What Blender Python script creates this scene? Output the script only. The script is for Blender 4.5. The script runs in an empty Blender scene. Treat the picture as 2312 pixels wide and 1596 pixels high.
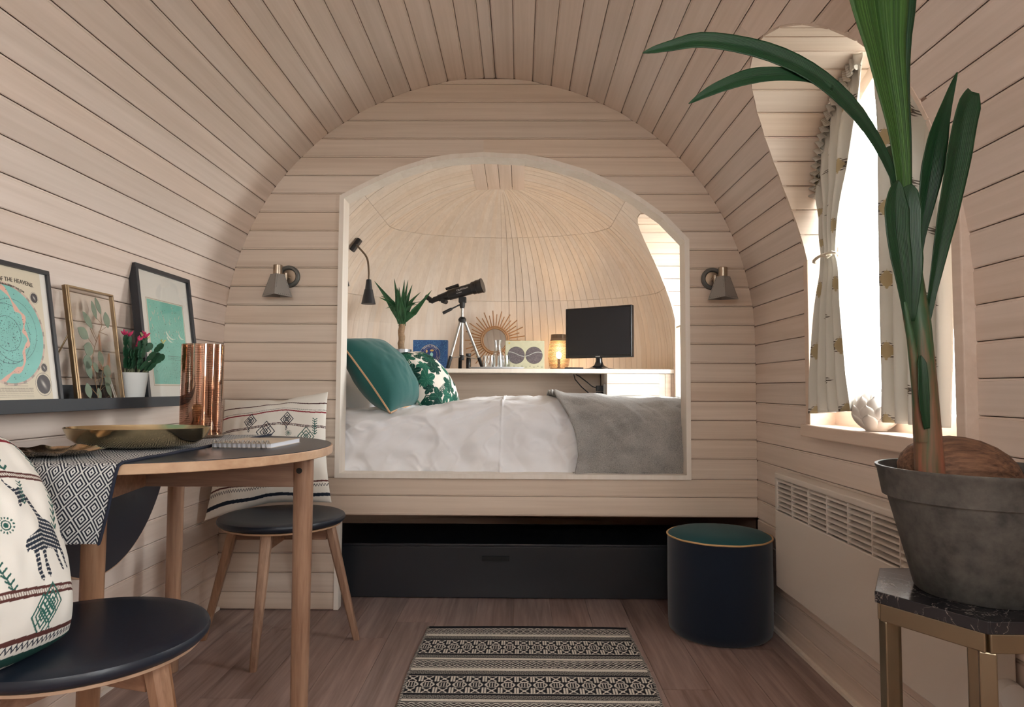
import bpy, math, random
import numpy as np
from mathutils import Matrix, Vector, Euler
random.seed(7); RNG = np.random.default_rng(11)
PI = math.pi
scene = bpy.context.scene
COL = scene.collection

# ------------------------------------------------------------------ camera
cam_d = bpy.data.cameras.new('camera'); cam = bpy.data.objects.new('camera', cam_d); COL.objects.link(cam)
cam_d.sensor_width = 36.0; cam_d.sensor_fit = 'HORIZONTAL'; cam_d.lens = 24.0; cam_d.clip_start = 0.02
yaw, pit, rol = (math.radians(a) for a in (0.612, 2.939, 0.2548))
fwd = Vector((-math.sin(yaw)*math.cos(pit), math.cos(yaw)*math.cos(pit), math.sin(pit)))
r0 = Vector((math.cos(yaw), math.sin(yaw), 0)); u0 = r0.cross(fwd)
rt = math.cos(rol)*r0 + math.sin(rol)*u0; up = -math.sin(rol)*r0 + math.cos(rol)*u0
mw = Matrix.Identity(4)
for i in range(3):
    mw[i][0], mw[i][1], mw[i][2] = rt[i], up[i], -fwd[i]
mw[2][3] = 0.92
cam.matrix_world = mw
scene.camera = cam

# ------------------------------------------------------------------ sky, daylight portals, exposure
world = bpy.data.worlds.new('sky'); scene.world = world; world.use_nodes = True
bgn = world.node_tree.nodes['Background']
bgn.inputs[0].default_value = (0.975, 0.985, 1.0, 1); bgn.inputs[1].default_value = 11.0
def portal(name, loc, rot, sx, sy):
    d = bpy.data.lights.new(name, 'AREA'); d.shape = 'RECTANGLE'; d.size = sx; d.size_y = sy
    d.cycles.is_portal = True
    o = bpy.data.objects.new(name, d); COL.objects.link(o); o.location = loc; o.rotation_euler = rot
portal('daylight_room', (1.12, 1.90, 1.35), (0, PI/2, 0), 1.2, 0.80)
portal('daylight_near', (1.12, -0.35, 1.35), (0, PI/2, 0), 1.2, 0.80)  # portal of the added window behind the camera
portal('daylight_alcove', (1.12, 3.84, 1.35), (0, PI/2, 0), 1.2, 0.80)
portal('daylight_door', (-0.13, -0.99, 1.05), (-PI/2, 0, PI), 1.5, 1.95)  # portal of the added door glazing
vs = scene.view_settings
vs.view_transform = 'Standard'; vs.look = 'None'; vs.gamma = 1.0; vs.use_curve_mapping = False
vs.exposure = 1.18
scene.cycles.use_denoising = True
scene.cycles.max_bounces = 8; scene.cycles.diffuse_bounces = 5; scene.cycles.glossy_bounces = 4; scene.cycles.transparent_max_bounces = 10
scene.cycles.use_adaptive_sampling = True; scene.cycles.adaptive_threshold = 0.06; scene.cycles.adaptive_min_samples = 16
scene.cycles.sample_clamp_indirect = 8.0; scene.cycles.caustics_reflective = False; scene.cycles.caustics_refractive = False

# ------------------------------------------------------------------ node helpers
def lin(*c):
    if len(c) == 1: c = c[0]
    return tuple(((v/255)/12.92 if v/255 <= 0.04045 else ((v/255+0.055)/1.055)**2.4) for v in c)
def rgba(c): return (*lin(c), 1)

class S:
    """a node socket with arithmetic"""
    nt = None
    def __init__(s, v): s.v = v
    @staticmethod
    def m(op, *a, clamp=False):
        n = S.nt.nodes.new('ShaderNodeMath'); n.operation = op; n.use_clamp = clamp
        for i, x in enumerate(a):
            x = x.v if isinstance(x, S) else x
            if isinstance(x, (int, float)): n.inputs[i].default_value = x
            else: S.nt.links.new(x, n.inputs[i])
        return S(n.outputs[0])
    def __add__(a, b): return S.m('ADD', a, b)
    __radd__ = __add__
    def __sub__(a, b): return S.m('SUBTRACT', a, b)
    def __rsub__(a, b): return S.m('SUBTRACT', b, a)
    def __mul__(a, b): return S.m('MULTIPLY', a, b)
    __rmul__ = __mul__
    def __truediv__(a, b): return S.m('DIVIDE', a, b)
    def __lt__(a, b): return S.m('LESS_THAN', a, b)
    def __gt__(a, b): return S.m('GREATER_THAN', a, b)
    def fr(a): return S.m('FRACT', a)
    def fl(a): return S.m('FLOOR', a)
    def ab(a): return S.m('ABSOLUTE', a)
    def mx(a, b): return S.m('MAXIMUM', a, b)
    def mn(a, b): return S.m('MINIMUM', a, b)
    def sin(a): return S.m('SINE', a)

def new_mat(name):
    m = bpy.data.materials.new(name); m.use_nodes = True
    nt = m.node_tree; S.nt = nt
    return m, nt, nt.nodes['Principled BSDF']
def link(a, b): S.nt.links.new(a.v if isinstance(a, S) else a, b)
def node(t, **kw):
    n = S.nt.nodes.new(t)
    for k, v in kw.items():
        if k.startswith('i_'):
            n.inputs[k[2:].replace('_', ' ')].default_value = v
        else: setattr(n, k, v)
    return n
def coords(kind='Object'):
    return node('ShaderNodeTexCoord').outputs[kind]
def mapped(src, scale, offs=None):
    mp = node('ShaderNodeMapping'); mp.inputs['Scale'].default_value = scale
    link(src, mp.inputs['Vector'])
    if offs is not None: link(offs, mp.inputs['Location'])
    return mp.outputs[0]
def noise(vec, scale=5, detail=4, rough=0.55, dist=0.0):
    n = node('ShaderNodeTexNoise'); n.inputs['Scale'].default_value = scale; n.inputs['Detail'].default_value = detail
    n.inputs['Roughness'].default_value = rough; n.inputs['Distortion'].default_value = dist
    if vec is not None: link(vec, n.inputs['Vector'])
    return n
def ramp(fac, stops, interp='LINEAR'):
    n = node('ShaderNodeValToRGB'); n.color_ramp.interpolation = interp
    e = n.color_ramp.elements
    while len(e) < len(stops): e.new(0.5)
    for el, (p, c) in zip(e, stops):
        el.position = p; el.color = (*c, 1)
    link(fac, n.inputs[0]); return n.outputs[0]
def mixc(fac, a, b, blend='MIX'):
    n = node('ShaderNodeMix', data_type='RGBA', blend_type=blend)
    for idx, x in ((0, fac), (6, a), (7, b)):
        x = x.v if isinstance(x, S) else x
        if isinstance(x, (int, float)): n.inputs[idx].default_value = x
        elif isinstance(x, tuple): n.inputs[idx].default_value = (*x[:3], 1)
        else: S.nt.links.new(x, n.inputs[idx])
    return n.outputs[2]
def bump(bsdf, height, strength=0.2, dist=0.002):
    b = node('ShaderNodeBump'); b.inputs['Strength'].default_value = strength; b.inputs['Distance'].default_value = dist
    link(height, b.inputs['Height']); link(b.outputs[0], bsdf.inputs['Normal'])
def plain(name, c, rough=0.5, metal=0.0, spec=0.5, var=0.0, vscale=8, bumpy=0.0, bscale=200, coat=0.0, sheen=0.0):
    m, nt, b = new_mat(name)
    b.inputs['Roughness'].default_value = rough; b.inputs['Metallic'].default_value = metal
    b.inputs['Specular IOR Level'].default_value = spec
    b.inputs['Base Color'].default_value = rgba(c)
    if coat: b.inputs['Coat Weight'].default_value = coat; b.inputs['Coat Roughness'].default_value = 0.15
    if sheen: b.inputs['Sheen Weight'].default_value = sheen
    if var:
        n = noise(coords(), vscale, 5)
        lo = tuple(v*(1-var) for v in lin(c)); hi = tuple(min(1, v*(1+var)) for v in lin(c))
        link(ramp(n.outputs[0], [(0.3, lo), (0.7, hi)]), b.inputs['Base Color'])
    if bumpy: bump(b, noise(coords(), bscale, 3).outputs[0], bumpy, 0.002)
    return m
def wood(name, c_lo, c_hi, axis=1, grain=60, stretch=0.05, rough=0.5, bumpy=0.12, knot=0.0, tone=0.10, spec=0.4):
    """grain runs along `axis`; each object gets its own tone and its own piece of the grain"""
    m, nt, b = new_mat(name)
    oi = node('ShaderNodeObjectInfo'); rnd = S(oi.outputs['Random'])
    comb = node('ShaderNodeCombineXYZ')
    link(rnd*37.0, comb.inputs[0]); link(rnd*91.0, comb.inputs[1]); link(rnd*53.0, comb.inputs[2])
    sc = [1.0, 1.0, 1.0]; sc[axis] = stretch
    v = mapped(coords(), tuple(sc), comb.outputs[0])
    n1 = noise(v, grain, 3, 0.6, 0.4); n2 = noise(v, grain*0.16, 2, 0.5, 1.2)
    f = S(n1.outputs[0])*0.45 + S(n2.outputs[0])*0.55
    col = ramp(f, [(0.36, lin(c_lo)), (0.64, lin(c_hi))])
    t = (rnd - 0.5)*(2*tone) + 1.0
    hs = node('ShaderNodeHueSaturation'); link(t, hs.inputs['Value']); link(col, hs.inputs['Color'])
    link((rnd*7.31).fr()*0.25 + 0.9, hs.inputs['Saturation'])
    link(hs.outputs[0], b.inputs['Base Color'])
    b.inputs['Roughness'].default_value = rough; b.inputs['Specular IOR Level'].default_value = spec
    if bumpy: bump(b, n1.outputs[0], bumpy, 0.0015)
    return m
def vcol(name, rough=0.8, bumpy=0.0, bscale=600, spec=0.2, sheen=0.0, trans=0.0):
    m, nt, b = new_mat(name)
    a = node('ShaderNodeVertexColor'); a.layer_name = 'Col'
    link(a.outputs[0], b.inputs['Base Color'])
    b.inputs['Roughness'].default_value = rough; b.inputs['Specular IOR Level'].default_value = spec
    if sheen: b.inputs['Sheen Weight'].default_value = sheen
    if bumpy: bump(b, noise(coords(), bscale, 2).outputs[0], bumpy, 0.0015)
    return m
def clear_glass(name, tint=(1, 1, 1), refl=0.12, edge=0.55):
    m, nt, b = new_mat(name); nt.nodes.remove(b)
    out = nt.nodes['Material Output']
    t = node('ShaderNodeBsdfTransparent'); t.inputs[0].default_value = (*tint, 1)
    g = node('ShaderNodeBsdfGlossy'); g.inputs['Roughness'].default_value = 0.03
    lw = node('ShaderNodeLayerWeight'); lw.inputs[0].default_value = 0.25
    mx = node('ShaderNodeMixShader'); link(S(lw.outputs['Facing'])*edge + refl*0.4, mx.inputs[0])
    link(t.outputs[0], mx.inputs[1]); link(g.outputs[0], mx.inputs[2]); link(mx.outputs[0], out.inputs[0])
    return m

# ------------------------------------------------------------------ mesh helpers
ORG = {}
def origin_of(p):
    o = Vector((0, 0, 0))
    while p is not None:
        o = o + ORG.get(p.name, Vector((0, 0, 0))); p = p.parent
    return o
def props(o, label=None, cat=None, group=None, kind=None):
    if label: o['label'] = label
    if cat: o['category'] = cat
    if group: o['group'] = group
    if kind: o['kind'] = kind
    return o
def thing(name, label, cat, loc=(0, 0, 0), group=None, kind=None):
    o = bpy.data.objects.new(name, None); COL.objects.link(o); o.location = loc
    o.empty_display_size = 0.05
    ORG[o.name] = Vector(loc)
    return props(o, label, cat, group, kind)
def finish(name, me, mat, parent=None, smooth=False):
    if mat is not None: me.materials.append(mat)
    if smooth: me.polygons.foreach_set('use_smooth', [True]*len(me.polygons))
    o = bpy.data.objects.new(name, me); COL.objects.link(o)
    if parent is not None: o.parent = parent
    return o
def share(o, name=None, parent=None, loc=None):
    c = o.copy(); COL.objects.link(c)
    if name: c.name = name
    c.parent = parent if parent is not None else o.parent
    if loc is not None: c.location = loc
    return c
def bevel(o, w=0.003, seg=2, ang=40):
    b = o.modifiers.new('bevel', 'BEVEL'); b.width = w; b.segments = seg; b.limit_method = 'ANGLE'; b.angle_limit = math.radians(ang)
    return o
def subsurf(o, n=1):
    s = o.modifiers.new('subdiv', 'SUBSURF'); s.levels = n; s.render_levels = n
    return o
def frame_of(d):
    d = Vector(d).normalized(); a = Vector((0, 0, 1)) if abs(d.z) < 0.9 else Vector((1, 0, 0))
    x = a.cross(d).normalized(); return x, d.cross(x), d

class G:
    """collects geometry in world coordinates and links it as ONE mesh object"""
    def __init__(s): s.v = []; s.f = []
    def add(s, vs, fs):
        k = len(s.v); s.v += [Vector(p) for p in vs]; s.f += [tuple(i+k for i in f) for f in fs]; return s
    def box(s, lo, hi, M=None):
        (a, b, c), (d, e, f) = lo, hi
        vs = [(a,b,c),(d,b,c),(d,e,c),(a,e,c),(a,b,f),(d,b,f),(d,e,f),(a,e,f)]
        if M is not None: vs = [M @ Vector(p) for p in vs]
        return s.add(vs, [(0,3,2,1),(4,5,6,7),(0,1,5,4),(1,2,6,5),(2,3,7,6),(3,0,4,7)])
    def prism(s, pts, axis, lo, hi, M=None):
        """polygon pts (2D) extruded along axis between lo and hi"""
        def P(p, h):
            q = {0: (h, p[0], p[1]), 1: (p[0], h, p[1]), 2: (p[0], p[1], h)}[axis]
            return M @ Vector(q) if M is not None else q
        n = len(pts); vs = [P(p, lo) for p in pts] + [P(p, hi) for p in pts]
        return s.add(vs, [tuple(range(n-1, -1, -1)), tuple(range(n, 2*n))] + [(i, (i+1) % n, n+(i+1) % n, n+i) for i in range(n)])
    def tube(s, path, r, n=10, cap=True):
        path = [Vector(p) for p in path]; m = len(path); R = r if hasattr(r, '__len__') else [r]*m
        px = None; rings = []
        for i, p in enumerate(path):
            d = (path[min(i+1, m-1)] - path[max(i-1, 0)])
            if d.length < 1e-9: d = Vector((0, 0, 1))
            d.normalize()
            if px is None: px = frame_of(d)[0]
            px = (px - d*px.dot(d)).normalized(); py = d.cross(px)
            rings.append([p + (px*math.cos(2*PI*k/n) + py*math.sin(2*PI*k/n))*R[i] for k in range(n)])
        vs = [q for rg in rings for q in rg]
        fs = [(i*n+k, i*n+(k+1) % n, (i+1)*n+(k+1) % n, (i+1)*n+k) for i in range(m-1) for k in range(n)]
        if cap: fs += [tuple(range(n-1, -1, -1)), tuple((m-1)*n+k for k in range(n))]
        return s.add(vs, fs)
    def cyl(s, p0, p1, r0, r1=None, n=24): return s.tube([p0, p1], [r0, r0 if r1 is None else r1], n)
    def lathe(s, prof, c=(0, 0, 0), n=40, M=None, sx=1.0, sy=1.0, close=False):
        """prof: (radius, z) pairs turned about the z axis through c"""
        c = Vector(c); vs = []; m = len(prof)
        for r, z in prof:
            for k in range(n):
                a = 2*PI*k/n; q = Vector((r*sx*math.cos(a), r*sy*math.sin(a), z))
                vs.append((M @ q if M is not None else q) + c)
        fs = [(i*n+k, i*n+(k+1) % n, (i+1)*n+(k+1) % n, (i+1)*n+k) for i in range(m-1) for k in range(n)]
        if prof[0][0] > 1e-6 and not close: fs.append(tuple(range(n-1, -1, -1)))
        if prof[-1][0] > 1e-6 and not close: fs.append(tuple((m-1)*n+k for k in range(n)))
        if close: fs += [((m-1)*n+k, (m-1)*n+(k+1) % n, (k+1) % n, k) for k in range(n)]
        return s.add(vs, fs)
    def ellipsoid(s, c, r, n=20, M=None):
        prof = [(math.sin(PI*i/12), -math.cos(PI*i/12)) for i in range(13)]
        prof[0] = (1e-4, -1); prof[-1] = (1e-4, 1)
        D = Matrix.Diagonal((*r, 1)); D = (M @ D) if M is not None else D
        return s.lathe(prof, c, n, D)
    def sweep(s, path, sect, closed=False, ups=None):
        """rectangle-like section (list of 2D) swept along path, up vectors given"""
        m = len(path); k = len(sect); vs = []
        path = [Vector(p) for p in path]
        for i, p in enumerate(path):
            d = (path[(i+1) % m if closed else min(i+1, m-1)] - path[(i-1) % m if closed else max(i-1, 0)]).normalized()
            u = Vector(ups[i] if isinstance(ups, list) else ups); side = d.cross(u).normalized()
            vs += [p + side*a + u*b for a, b in sect]
        e = m if closed else m-1
        fs = [(i*k+j, i*k+(j+1) % k, ((i+1) % m)*k+(j+1) % k, ((i+1) % m)*k+j) for i in range(e) for j in range(k)]
        if not closed: fs += [tuple(range(k-1, -1, -1)), tuple((m-1)*k+j for j in range(k))]
        return s.add(vs, fs)
    def build(s, name, mat, parent=None, smooth=False, label=None, cat=None, group=None, kind=None, bev=0, own=False):
        o0 = origin_of(parent)
        if own:                              # give a single-mesh thing its own base point
            xs = [p for p in s.v]; o1 = Vector((sum(p.x for p in xs)/len(xs), sum(p.y for p in xs)/len(xs), min(p.z for p in xs)))
        else: o1 = o0
        me = bpy.data.meshes.new(name); me.from_pydata([tuple(p - o1) for p in s.v], [], s.f); me.update()
        o = finish(name, me, mat, parent, smooth); o.location = o1 - o0
        if own: ORG[o.name] = o1
        if bev: bevel(o, bev)
        if smooth and not bev:
            try: me.set_sharp_from_angle(angle=math.radians(40))
            except Exception: pass
        return props(o, label, cat, group, kind)

def grid_mesh(name, P, mat, parent=None, colors=None, smooth=True, uv=True, close_u=False):
    """P: array (ny, nx, 3) of world points; colors (ny, nx, 3) linear"""
    ny, nx, _ = P.shape; o0 = np.array(origin_of(parent))
    me = bpy.data.meshes.new(name)
    V = (P - o0).reshape(-1, 3)
    ii, jj = np.meshgrid(np.arange(ny-1), np.arange(nx if close_u else nx-1), indexing='ij')
    j2 = (jj+1) % nx
    F = np.stack([ii*nx+jj, ii*nx+j2, (ii+1)*nx+j2, (ii+1)*nx+jj], -1).reshape(-1, 4)
    me.vertices.add(len(V)); me.vertices.foreach_set('co', V.astype(np.float32).ravel())
    me.loops.add(F.size); me.loops.foreach_set('vertex_index', F.astype(np.int32).ravel())
    me.polygons.add(len(F)); me.polygons.foreach_set('loop_start', np.arange(0, F.size, 4, dtype=np.int32))
    try: me.polygons.foreach_set('loop_total', np.full(len(F), 4, dtype=np.int32))
    except Exception: pass
    me.update(calc_edges=True)
    if uv:
        l = me.uv_layers.new(name='UV'); vi = F.ravel()
        U = np.stack([(vi % nx)/(nx-1), (vi//nx)/(ny-1)], -1).astype(np.float32); l.data.foreach_set('uv', U.ravel())
    if colors is not None:
        ca = me.color_attributes.new('Col', 'FLOAT_COLOR', 'POINT')
        C = np.concatenate([colors.reshape(-1, 3), np.ones((len(V), 1))], 1).astype(np.float32)
        ca.data.foreach_set('color', C.ravel())
    return finish(name, me, mat, parent, smooth)

# painting of flat prints on a grid of points (u, v in any unit)
def LN(c): return np.array(lin(c))
def in_poly(U, V, pts):
    ins = np.zeros(U.shape, bool); n = len(pts)
    for i in range(n):
        (x0, y0), (x1, y1) = pts[i], pts[(i+1) % n]
        c = ((y0 > V) != (y1 > V)) & (U < (x1-x0)*(V-y0)/((y1-y0) if y1 != y0 else 1e-9)+x0)
        ins ^= c
    return ins
def seg_d(U, V, a, b):
    ax, ay = a; bx, by = b; dx, dy = bx-ax, by-ay; L = dx*dx+dy*dy+1e-12
    t = np.clip(((U-ax)*dx+(V-ay)*dy)/L, 0, 1)
    return np.hypot(U-ax-t*dx, V-ay-t*dy)
def path_d(U, V, pts):
    d = np.full(U.shape, 1e9)
    for a, b in zip(pts[:-1], pts[1:]): d = np.minimum(d, seg_d(U, V, a, b))
    return d
def smooth_noise(U, V, s, seed):
    r = np.random.default_rng(seed); T = r.random((64, 64))
    x = U/s; y = V/s; xi = np.floor(x).astype(int); yi = np.floor(y).astype(int); fx = x-xi; fy = y-yi
    fx = fx*fx*(3-2*fx); fy = fy*fy*(3-2*fy)
    g = lambda a, b: T[a % 64, b % 64]
    return (g(xi, yi)*(1-fx)+g(xi+1, yi)*fx)*(1-fy)+(g(xi, yi+1)*(1-fx)+g(xi+1, yi+1)*fx)*fy

_txt = 0
def text_mesh(body, size, M, mat, parent, name='lettering', align='CENTER', depth=0.0002, bend=None, label=None):
    """flat lettering; M maps the text's xy plane into the world"""
    cu = bpy.data.curves.new('t', 'FONT'); cu.body = body; cu.size = size; cu.align_x = align; cu.align_y = 'CENTER'; cu.extrude = depth; cu.resolution_u = 3
    t = bpy.data.objects.new('t', cu); COL.objects.link(t)
    dg = bpy.context.evaluated_depsgraph_get(); dg.update()
    me = bpy.data.meshes.new_from_object(t.evaluated_get(dg))
    bpy.data.objects.remove(t); bpy.data.curves.remove(cu)
    o0 = origin_of(parent)
    for v in me.vertices:
        p = v.co.copy()
        if bend:                       # bend along a circle of this radius (positive: arch upwards)
            a = p.x/bend; rr = bend + p.y
            p = Vector((rr*math.sin(a), rr*math.cos(a) - bend, p.z))
        v.co = (M @ p) - o0
    me.materials.clear()
    o = finish(name, me, mat, parent)
    if label: o['label'] = label
    return o
def basis(o, x, y):
    """matrix with origin o and axes x, y, x cross y"""
    x = Vector(x).normalized(); z = x.cross(Vector(y)).normalized(); y = z.cross(x)
    M = Matrix.Identity(4)
    for i in range(3): M[i][0], M[i][1], M[i][2], M[i][3] = x[i], y[i], z[i], o[i]
    return M
# ================================================================== the pod: vault, bulkhead, alcove, floor
CX = -0.1305; YB = 2.867; YF = -0.95; YD = 4.40; KD = 0.50
HX = [.0235,.102,.181,.2605,.339,.414,.4865,.5605,.626,.6915,.7525,.8085,.8635,.913,.9565,.996,1.028,1.057,1.0805,1.098,1.111,1.1175,1.1195]
HZ = [2.25,2.247,2.237,2.2175,2.1965,2.1705,2.1355,2.099,2.0545,2.01,1.957,1.902,1.8425,1.778,1.711,1.642,1.5715,1.497,1.42,1.3425,1.265,1.185,1.106]
HX += [1.12]*14; HZ += [1.106-.0797*k for k in range(1, 14)] + [0.0]
_hz = np.array(HZ[::-1]); _hx = np.array(HX[::-1])
def hw(z): return float(np.interp(z, _hz, _hx)) if z <= 2.25 else max(0.0, .0235*(1-(z-2.25)/.002))
WX = 1.045                                     # plane of the windows
ARCH_R, ARCH_Z, SILL = 0.378, 1.525, 0.805
DORMERS = [(1.898, 'room'), (3.842, 'alcove')]
def cut(z, yc):
    """half width of the dormer opening at height z, or None"""
    if z < SILL-.03 or z > ARCH_Z + ARCH_R + .004: return None
    return ARCH_R+.004 if z <= ARCH_Z else math.sqrt(max(0, (ARCH_R+.004)**2-(z-ARCH_Z)**2))

M_WALL = wood('limewashed_pine', (215,198,185), (229,213,202), axis=1, grain=80, stretch=0.025, rough=0.5, tone=0.035, bumpy=0)
M_BACK = wood('limewashed_pine_level', (209,191,175), (225,209,194), axis=0, grain=80, stretch=0.025, rough=0.5, tone=0.035, bumpy=0)
M_DOME = wood('limewashed_pine_dome', (226,212,198), (237,225,213), axis=2, grain=70, stretch=0.04, rough=0.5, tone=0.035, bumpy=0)
M_GROOVE = plain('groove_shadow_wood', (146,119,102), 0.85)
M_TRIM = wood('pale_trim_wood', (232,221,208), (240,231,221), axis=2, grain=50, stretch=0.04, rough=0.5, tone=0.02)
M_SILL = wood('pine_sill', (214,192,175), (227,208,193), axis=1, grain=45, stretch=0.05, rough=0.5, tone=0.03)
M_FLOOR = wood('brown_oak_floor', (132,109,102), (176,152,145), axis=1, grain=70, stretch=0.05, rough=0.42, bumpy=0.25, tone=0.10)
M_DARKV = plain('dark_void', (58,57,60), 0.8)
M_GLASS = clear_glass('window_glass', (0.98, 0.99, 0.98), 0.1)
M_OUT = plain('outside_gravel', (150,146,138), 0.9, var=0.1)

T_B = 0.012
def plank_mesh(st, e0, e1, W, thick=T_B):
    """st: (a, depth) stations across the width; e0/e1(a): ends along the length; W(a, l, depth) -> world"""
    n = len(st); vs = []
    for a, d in st: vs += [W(a, e0(a), d), W(a, e1(a), d), W(a, e0(a), thick), W(a, e1(a), thick)]
    fs = []
    for i in range(n-1):
        k, m = 4*i, 4*i+4
        fs += [(k, k+1, m+1, m), (k+2, m+2, m+3, k+3), (k, m, m+2, k+2), (k+1, k+3, m+3, m+1)]
    e = 4*(n-1); fs += [(0, 2, 3, 1), (e, e+1, e+3, e+2)]
    return vs, fs
def lap(L, n=1, gap=0.0017, reb=0.0070, dep=0.0030):
    """stations of a shiplap board of width L: face, then a shallow rebate on one edge"""
    c = [gap + (L-gap-reb)*i/n for i in range(n+1)]
    return [(gap*0.2, 0.0016)] + [(x + (0.001 if i == 0 else 0), 0.0) for i, x in enumerate(c)] + [(c[-1]+0.0012, dep), (L-gap, dep)]
def board(name, st, e0, e1, W, mat, parent, thick=T_B):
    vs, fs = plank_mesh(st, e0, e1, W, thick); return G().add(vs, fs).build(name, mat, parent)

# vault outline, left foot -> ridge -> right foot
OUT = [(CX-x, z) for x, z in zip(HX[::-1], HZ[::-1])] + [(CX+x, z) for x, z in zip(HX, HZ)]
def vault(y0, y1, dormer, names, mats, labels):
    tops = {}
    for side in ('left', 'top', 'right'):
        tops[side] = []
    lin_g = {k: G() for k in tops}
    todo = []
    for (xa, za), (xb, zb) in zip(OUT[:-1], OUT[1:]):
        L = math.hypot(xb-xa, zb-za)
        if L < 1e-4: continue
        side = 'top' if max(za, zb) > 1.19 else ('left' if xa < 0 else 'right')
        tx, tz = (xb-xa)/L, (zb-za)/L; nx, nz = -tz, tx                      # outward normal
        if (nx*(xa-CX) + nz*(za-0.9)) < 0: nx, nz = -nx, -nz
        W = lambda a, l, d, xa=xa, za=za, tx=tx, tz=tz, nx=nx, nz=nz: Vector((xa+tx*a+nx*d, l, za+tz*a+nz*d))
        zf = lambda a, za=za, tz=tz: za + tz*a
        right = xa > 0 or xb > CX+0.03
        hits = right and dormer is not None and min(za, zb) < ARCH_Z+ARCH_R+.004 and max(za, zb) > SILL-.03
        st = lap(L, 6 if hits else 1)
        if tx < 0 or (abs(tx) < .2 and xa < CX): pass
        if right: st = [(L-a, d) for a, d in st[::-1]]
        spans = [(lambda a: y0, lambda a: y1)]
        if hits:
            def half(a, zf=zf):
                h = cut(zf(a), 0); return 0.0 if h is None else h
            st_ = [lambda a: y0] + [lambda a, half=half, yc=yc: yc+half(a) for yc in dormer]
            en_ = [lambda a, half=half, yc=yc: yc-half(a) for yc in dormer] + [lambda a: y1]
            spans = list(zip(st_, en_))
        for s0, s1 in spans:
            todo.append((side, st, s0, s1, W))
            wide = [(-0.004, 0.0125)] + [(L*i/6, 0.0125) for i in range(7)] + [(L+0.004, 0.0125)]
            cl = lambda f: (lambda a, f=f: f(min(max(a, 0), L)))
            ext = lambda f, lo: (lambda a, f=f: f(a) + ((-0.06 if lo else 0.06) if abs(f(a)-(y0 if lo else y1)) < 1e-9 else 0))
            vs, fs = plank_mesh(wide, ext(cl(s0), True), ext(cl(s1), False), W, 0.03); lin_g[side].add(vs, fs)
    for side in tops:
        o = lin_g[side].build(names[side], M_GROOVE, None, kind='structure'); props(o, labels[side][0], labels[side][1])
        tops[side] = o
    for side, st, s0, s1, W in todo: board('plank', st, s0, s1, W, mats, tops[side])
    return tops
room = vault(YF, YB, [-0.35, DORMERS[0][0]], {'left': 'wall_left', 'top': 'ceiling', 'right': 'wall_right'}, M_WALL,
      {'left': ('straight lower left wall of pale planks behind the table', 'wall'), 'top': ('arched ceiling of pale limewashed planks over the room', 'ceiling'),
       'right': ('straight lower right wall of pale planks behind the heater', 'wall')})
# alcove: boards run over the arch in hoops, broken in three tiers, with four level boards along the ridge
def prof_len():
    pts = [(1.12, -0.03)] + list(zip(HX[::-1], HZ[::-1])); S_ = [0.0]
    for p, q in zip(pts[:-1], pts[1:]): S_.append(S_[-1]+math.hypot(q[0]-p[0], q[1]-p[1]))
    return np.array(S_), np.array([p[0] for p in pts]), np.array([p[1] for p in pts])
PS, PX, PZ = prof_len()
s_of_z = lambda z: float(np.interp(z, PZ, PS))
def prof(s_, d=0.0):
    x = float(np.interp(s_, PS, PX)); z = float(np.interp(s_, PS, PZ)); e = .03
    x0, x1 = np.interp([s_-e, s_+e], PS, PX); z0, z1 = np.interp([s_-e, s_+e], PS, PZ); L = math.hypot(x1-x0, z1-z0)
    return x + d*(z1-z0)/L, z - d*(x1-x0)/L
def hoop(name, sides, A, nl, f0, f1, d0, d1, mat, parent, g=None):
    """A: y stations; f0/f1(y): profile lengths; d0/d1 inner and outer depth"""
    own = g is None; g = g or G(); vs = []; n = len(A); 
    for y in A:
        for i in range(nl+1):
            s_ = f0(y) + (f1(y)-f0(y))*i/nl
            for d in (d0, d1):
                x, z = prof(s_, d); vs.append((CX+sides*x, y, z))
    fs = []; m = 2*(nl+1)
    for j in range(n-1):
        for i in range(nl):
            a, b = j*m+2*i, (j+1)*m+2*i; fs += [(a, a+2, b+2, b), (a+1, b+1, b+3, a+3)]
        a, b = j*m, (j+1)*m; fs += [(a, b, b+1, a+1), (a+2*nl, a+2*nl+1, b+2*nl+1, b+2*nl)]
    for i in range(nl):
        a = 2*i; fs.append((a, a+1, a+3, a+2)); a = (n-1)*m+2*i; fs.append((a, a+2, a+3, a+1))
    g.add(vs, fs)
    return g.build(name, mat, parent) if own else g
yc2 = DORMERS[1][0]; Rc = ARCH_R+.004
def a_start(y, s_lo, s_hi):
    if abs(y-yc2) >= Rc: return s_lo
    return min(s_hi, max(s_lo, s_of_z(ARCH_Z+math.sqrt(Rc*Rc-(y-yc2)**2))))
edges = [YB+.05]
while edges[-1] < YD-.05: edges.append(edges[-1]+.0715)
edges[-1] = YD
SR_ = s_of_z(2.2415)
alc = {}
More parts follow.
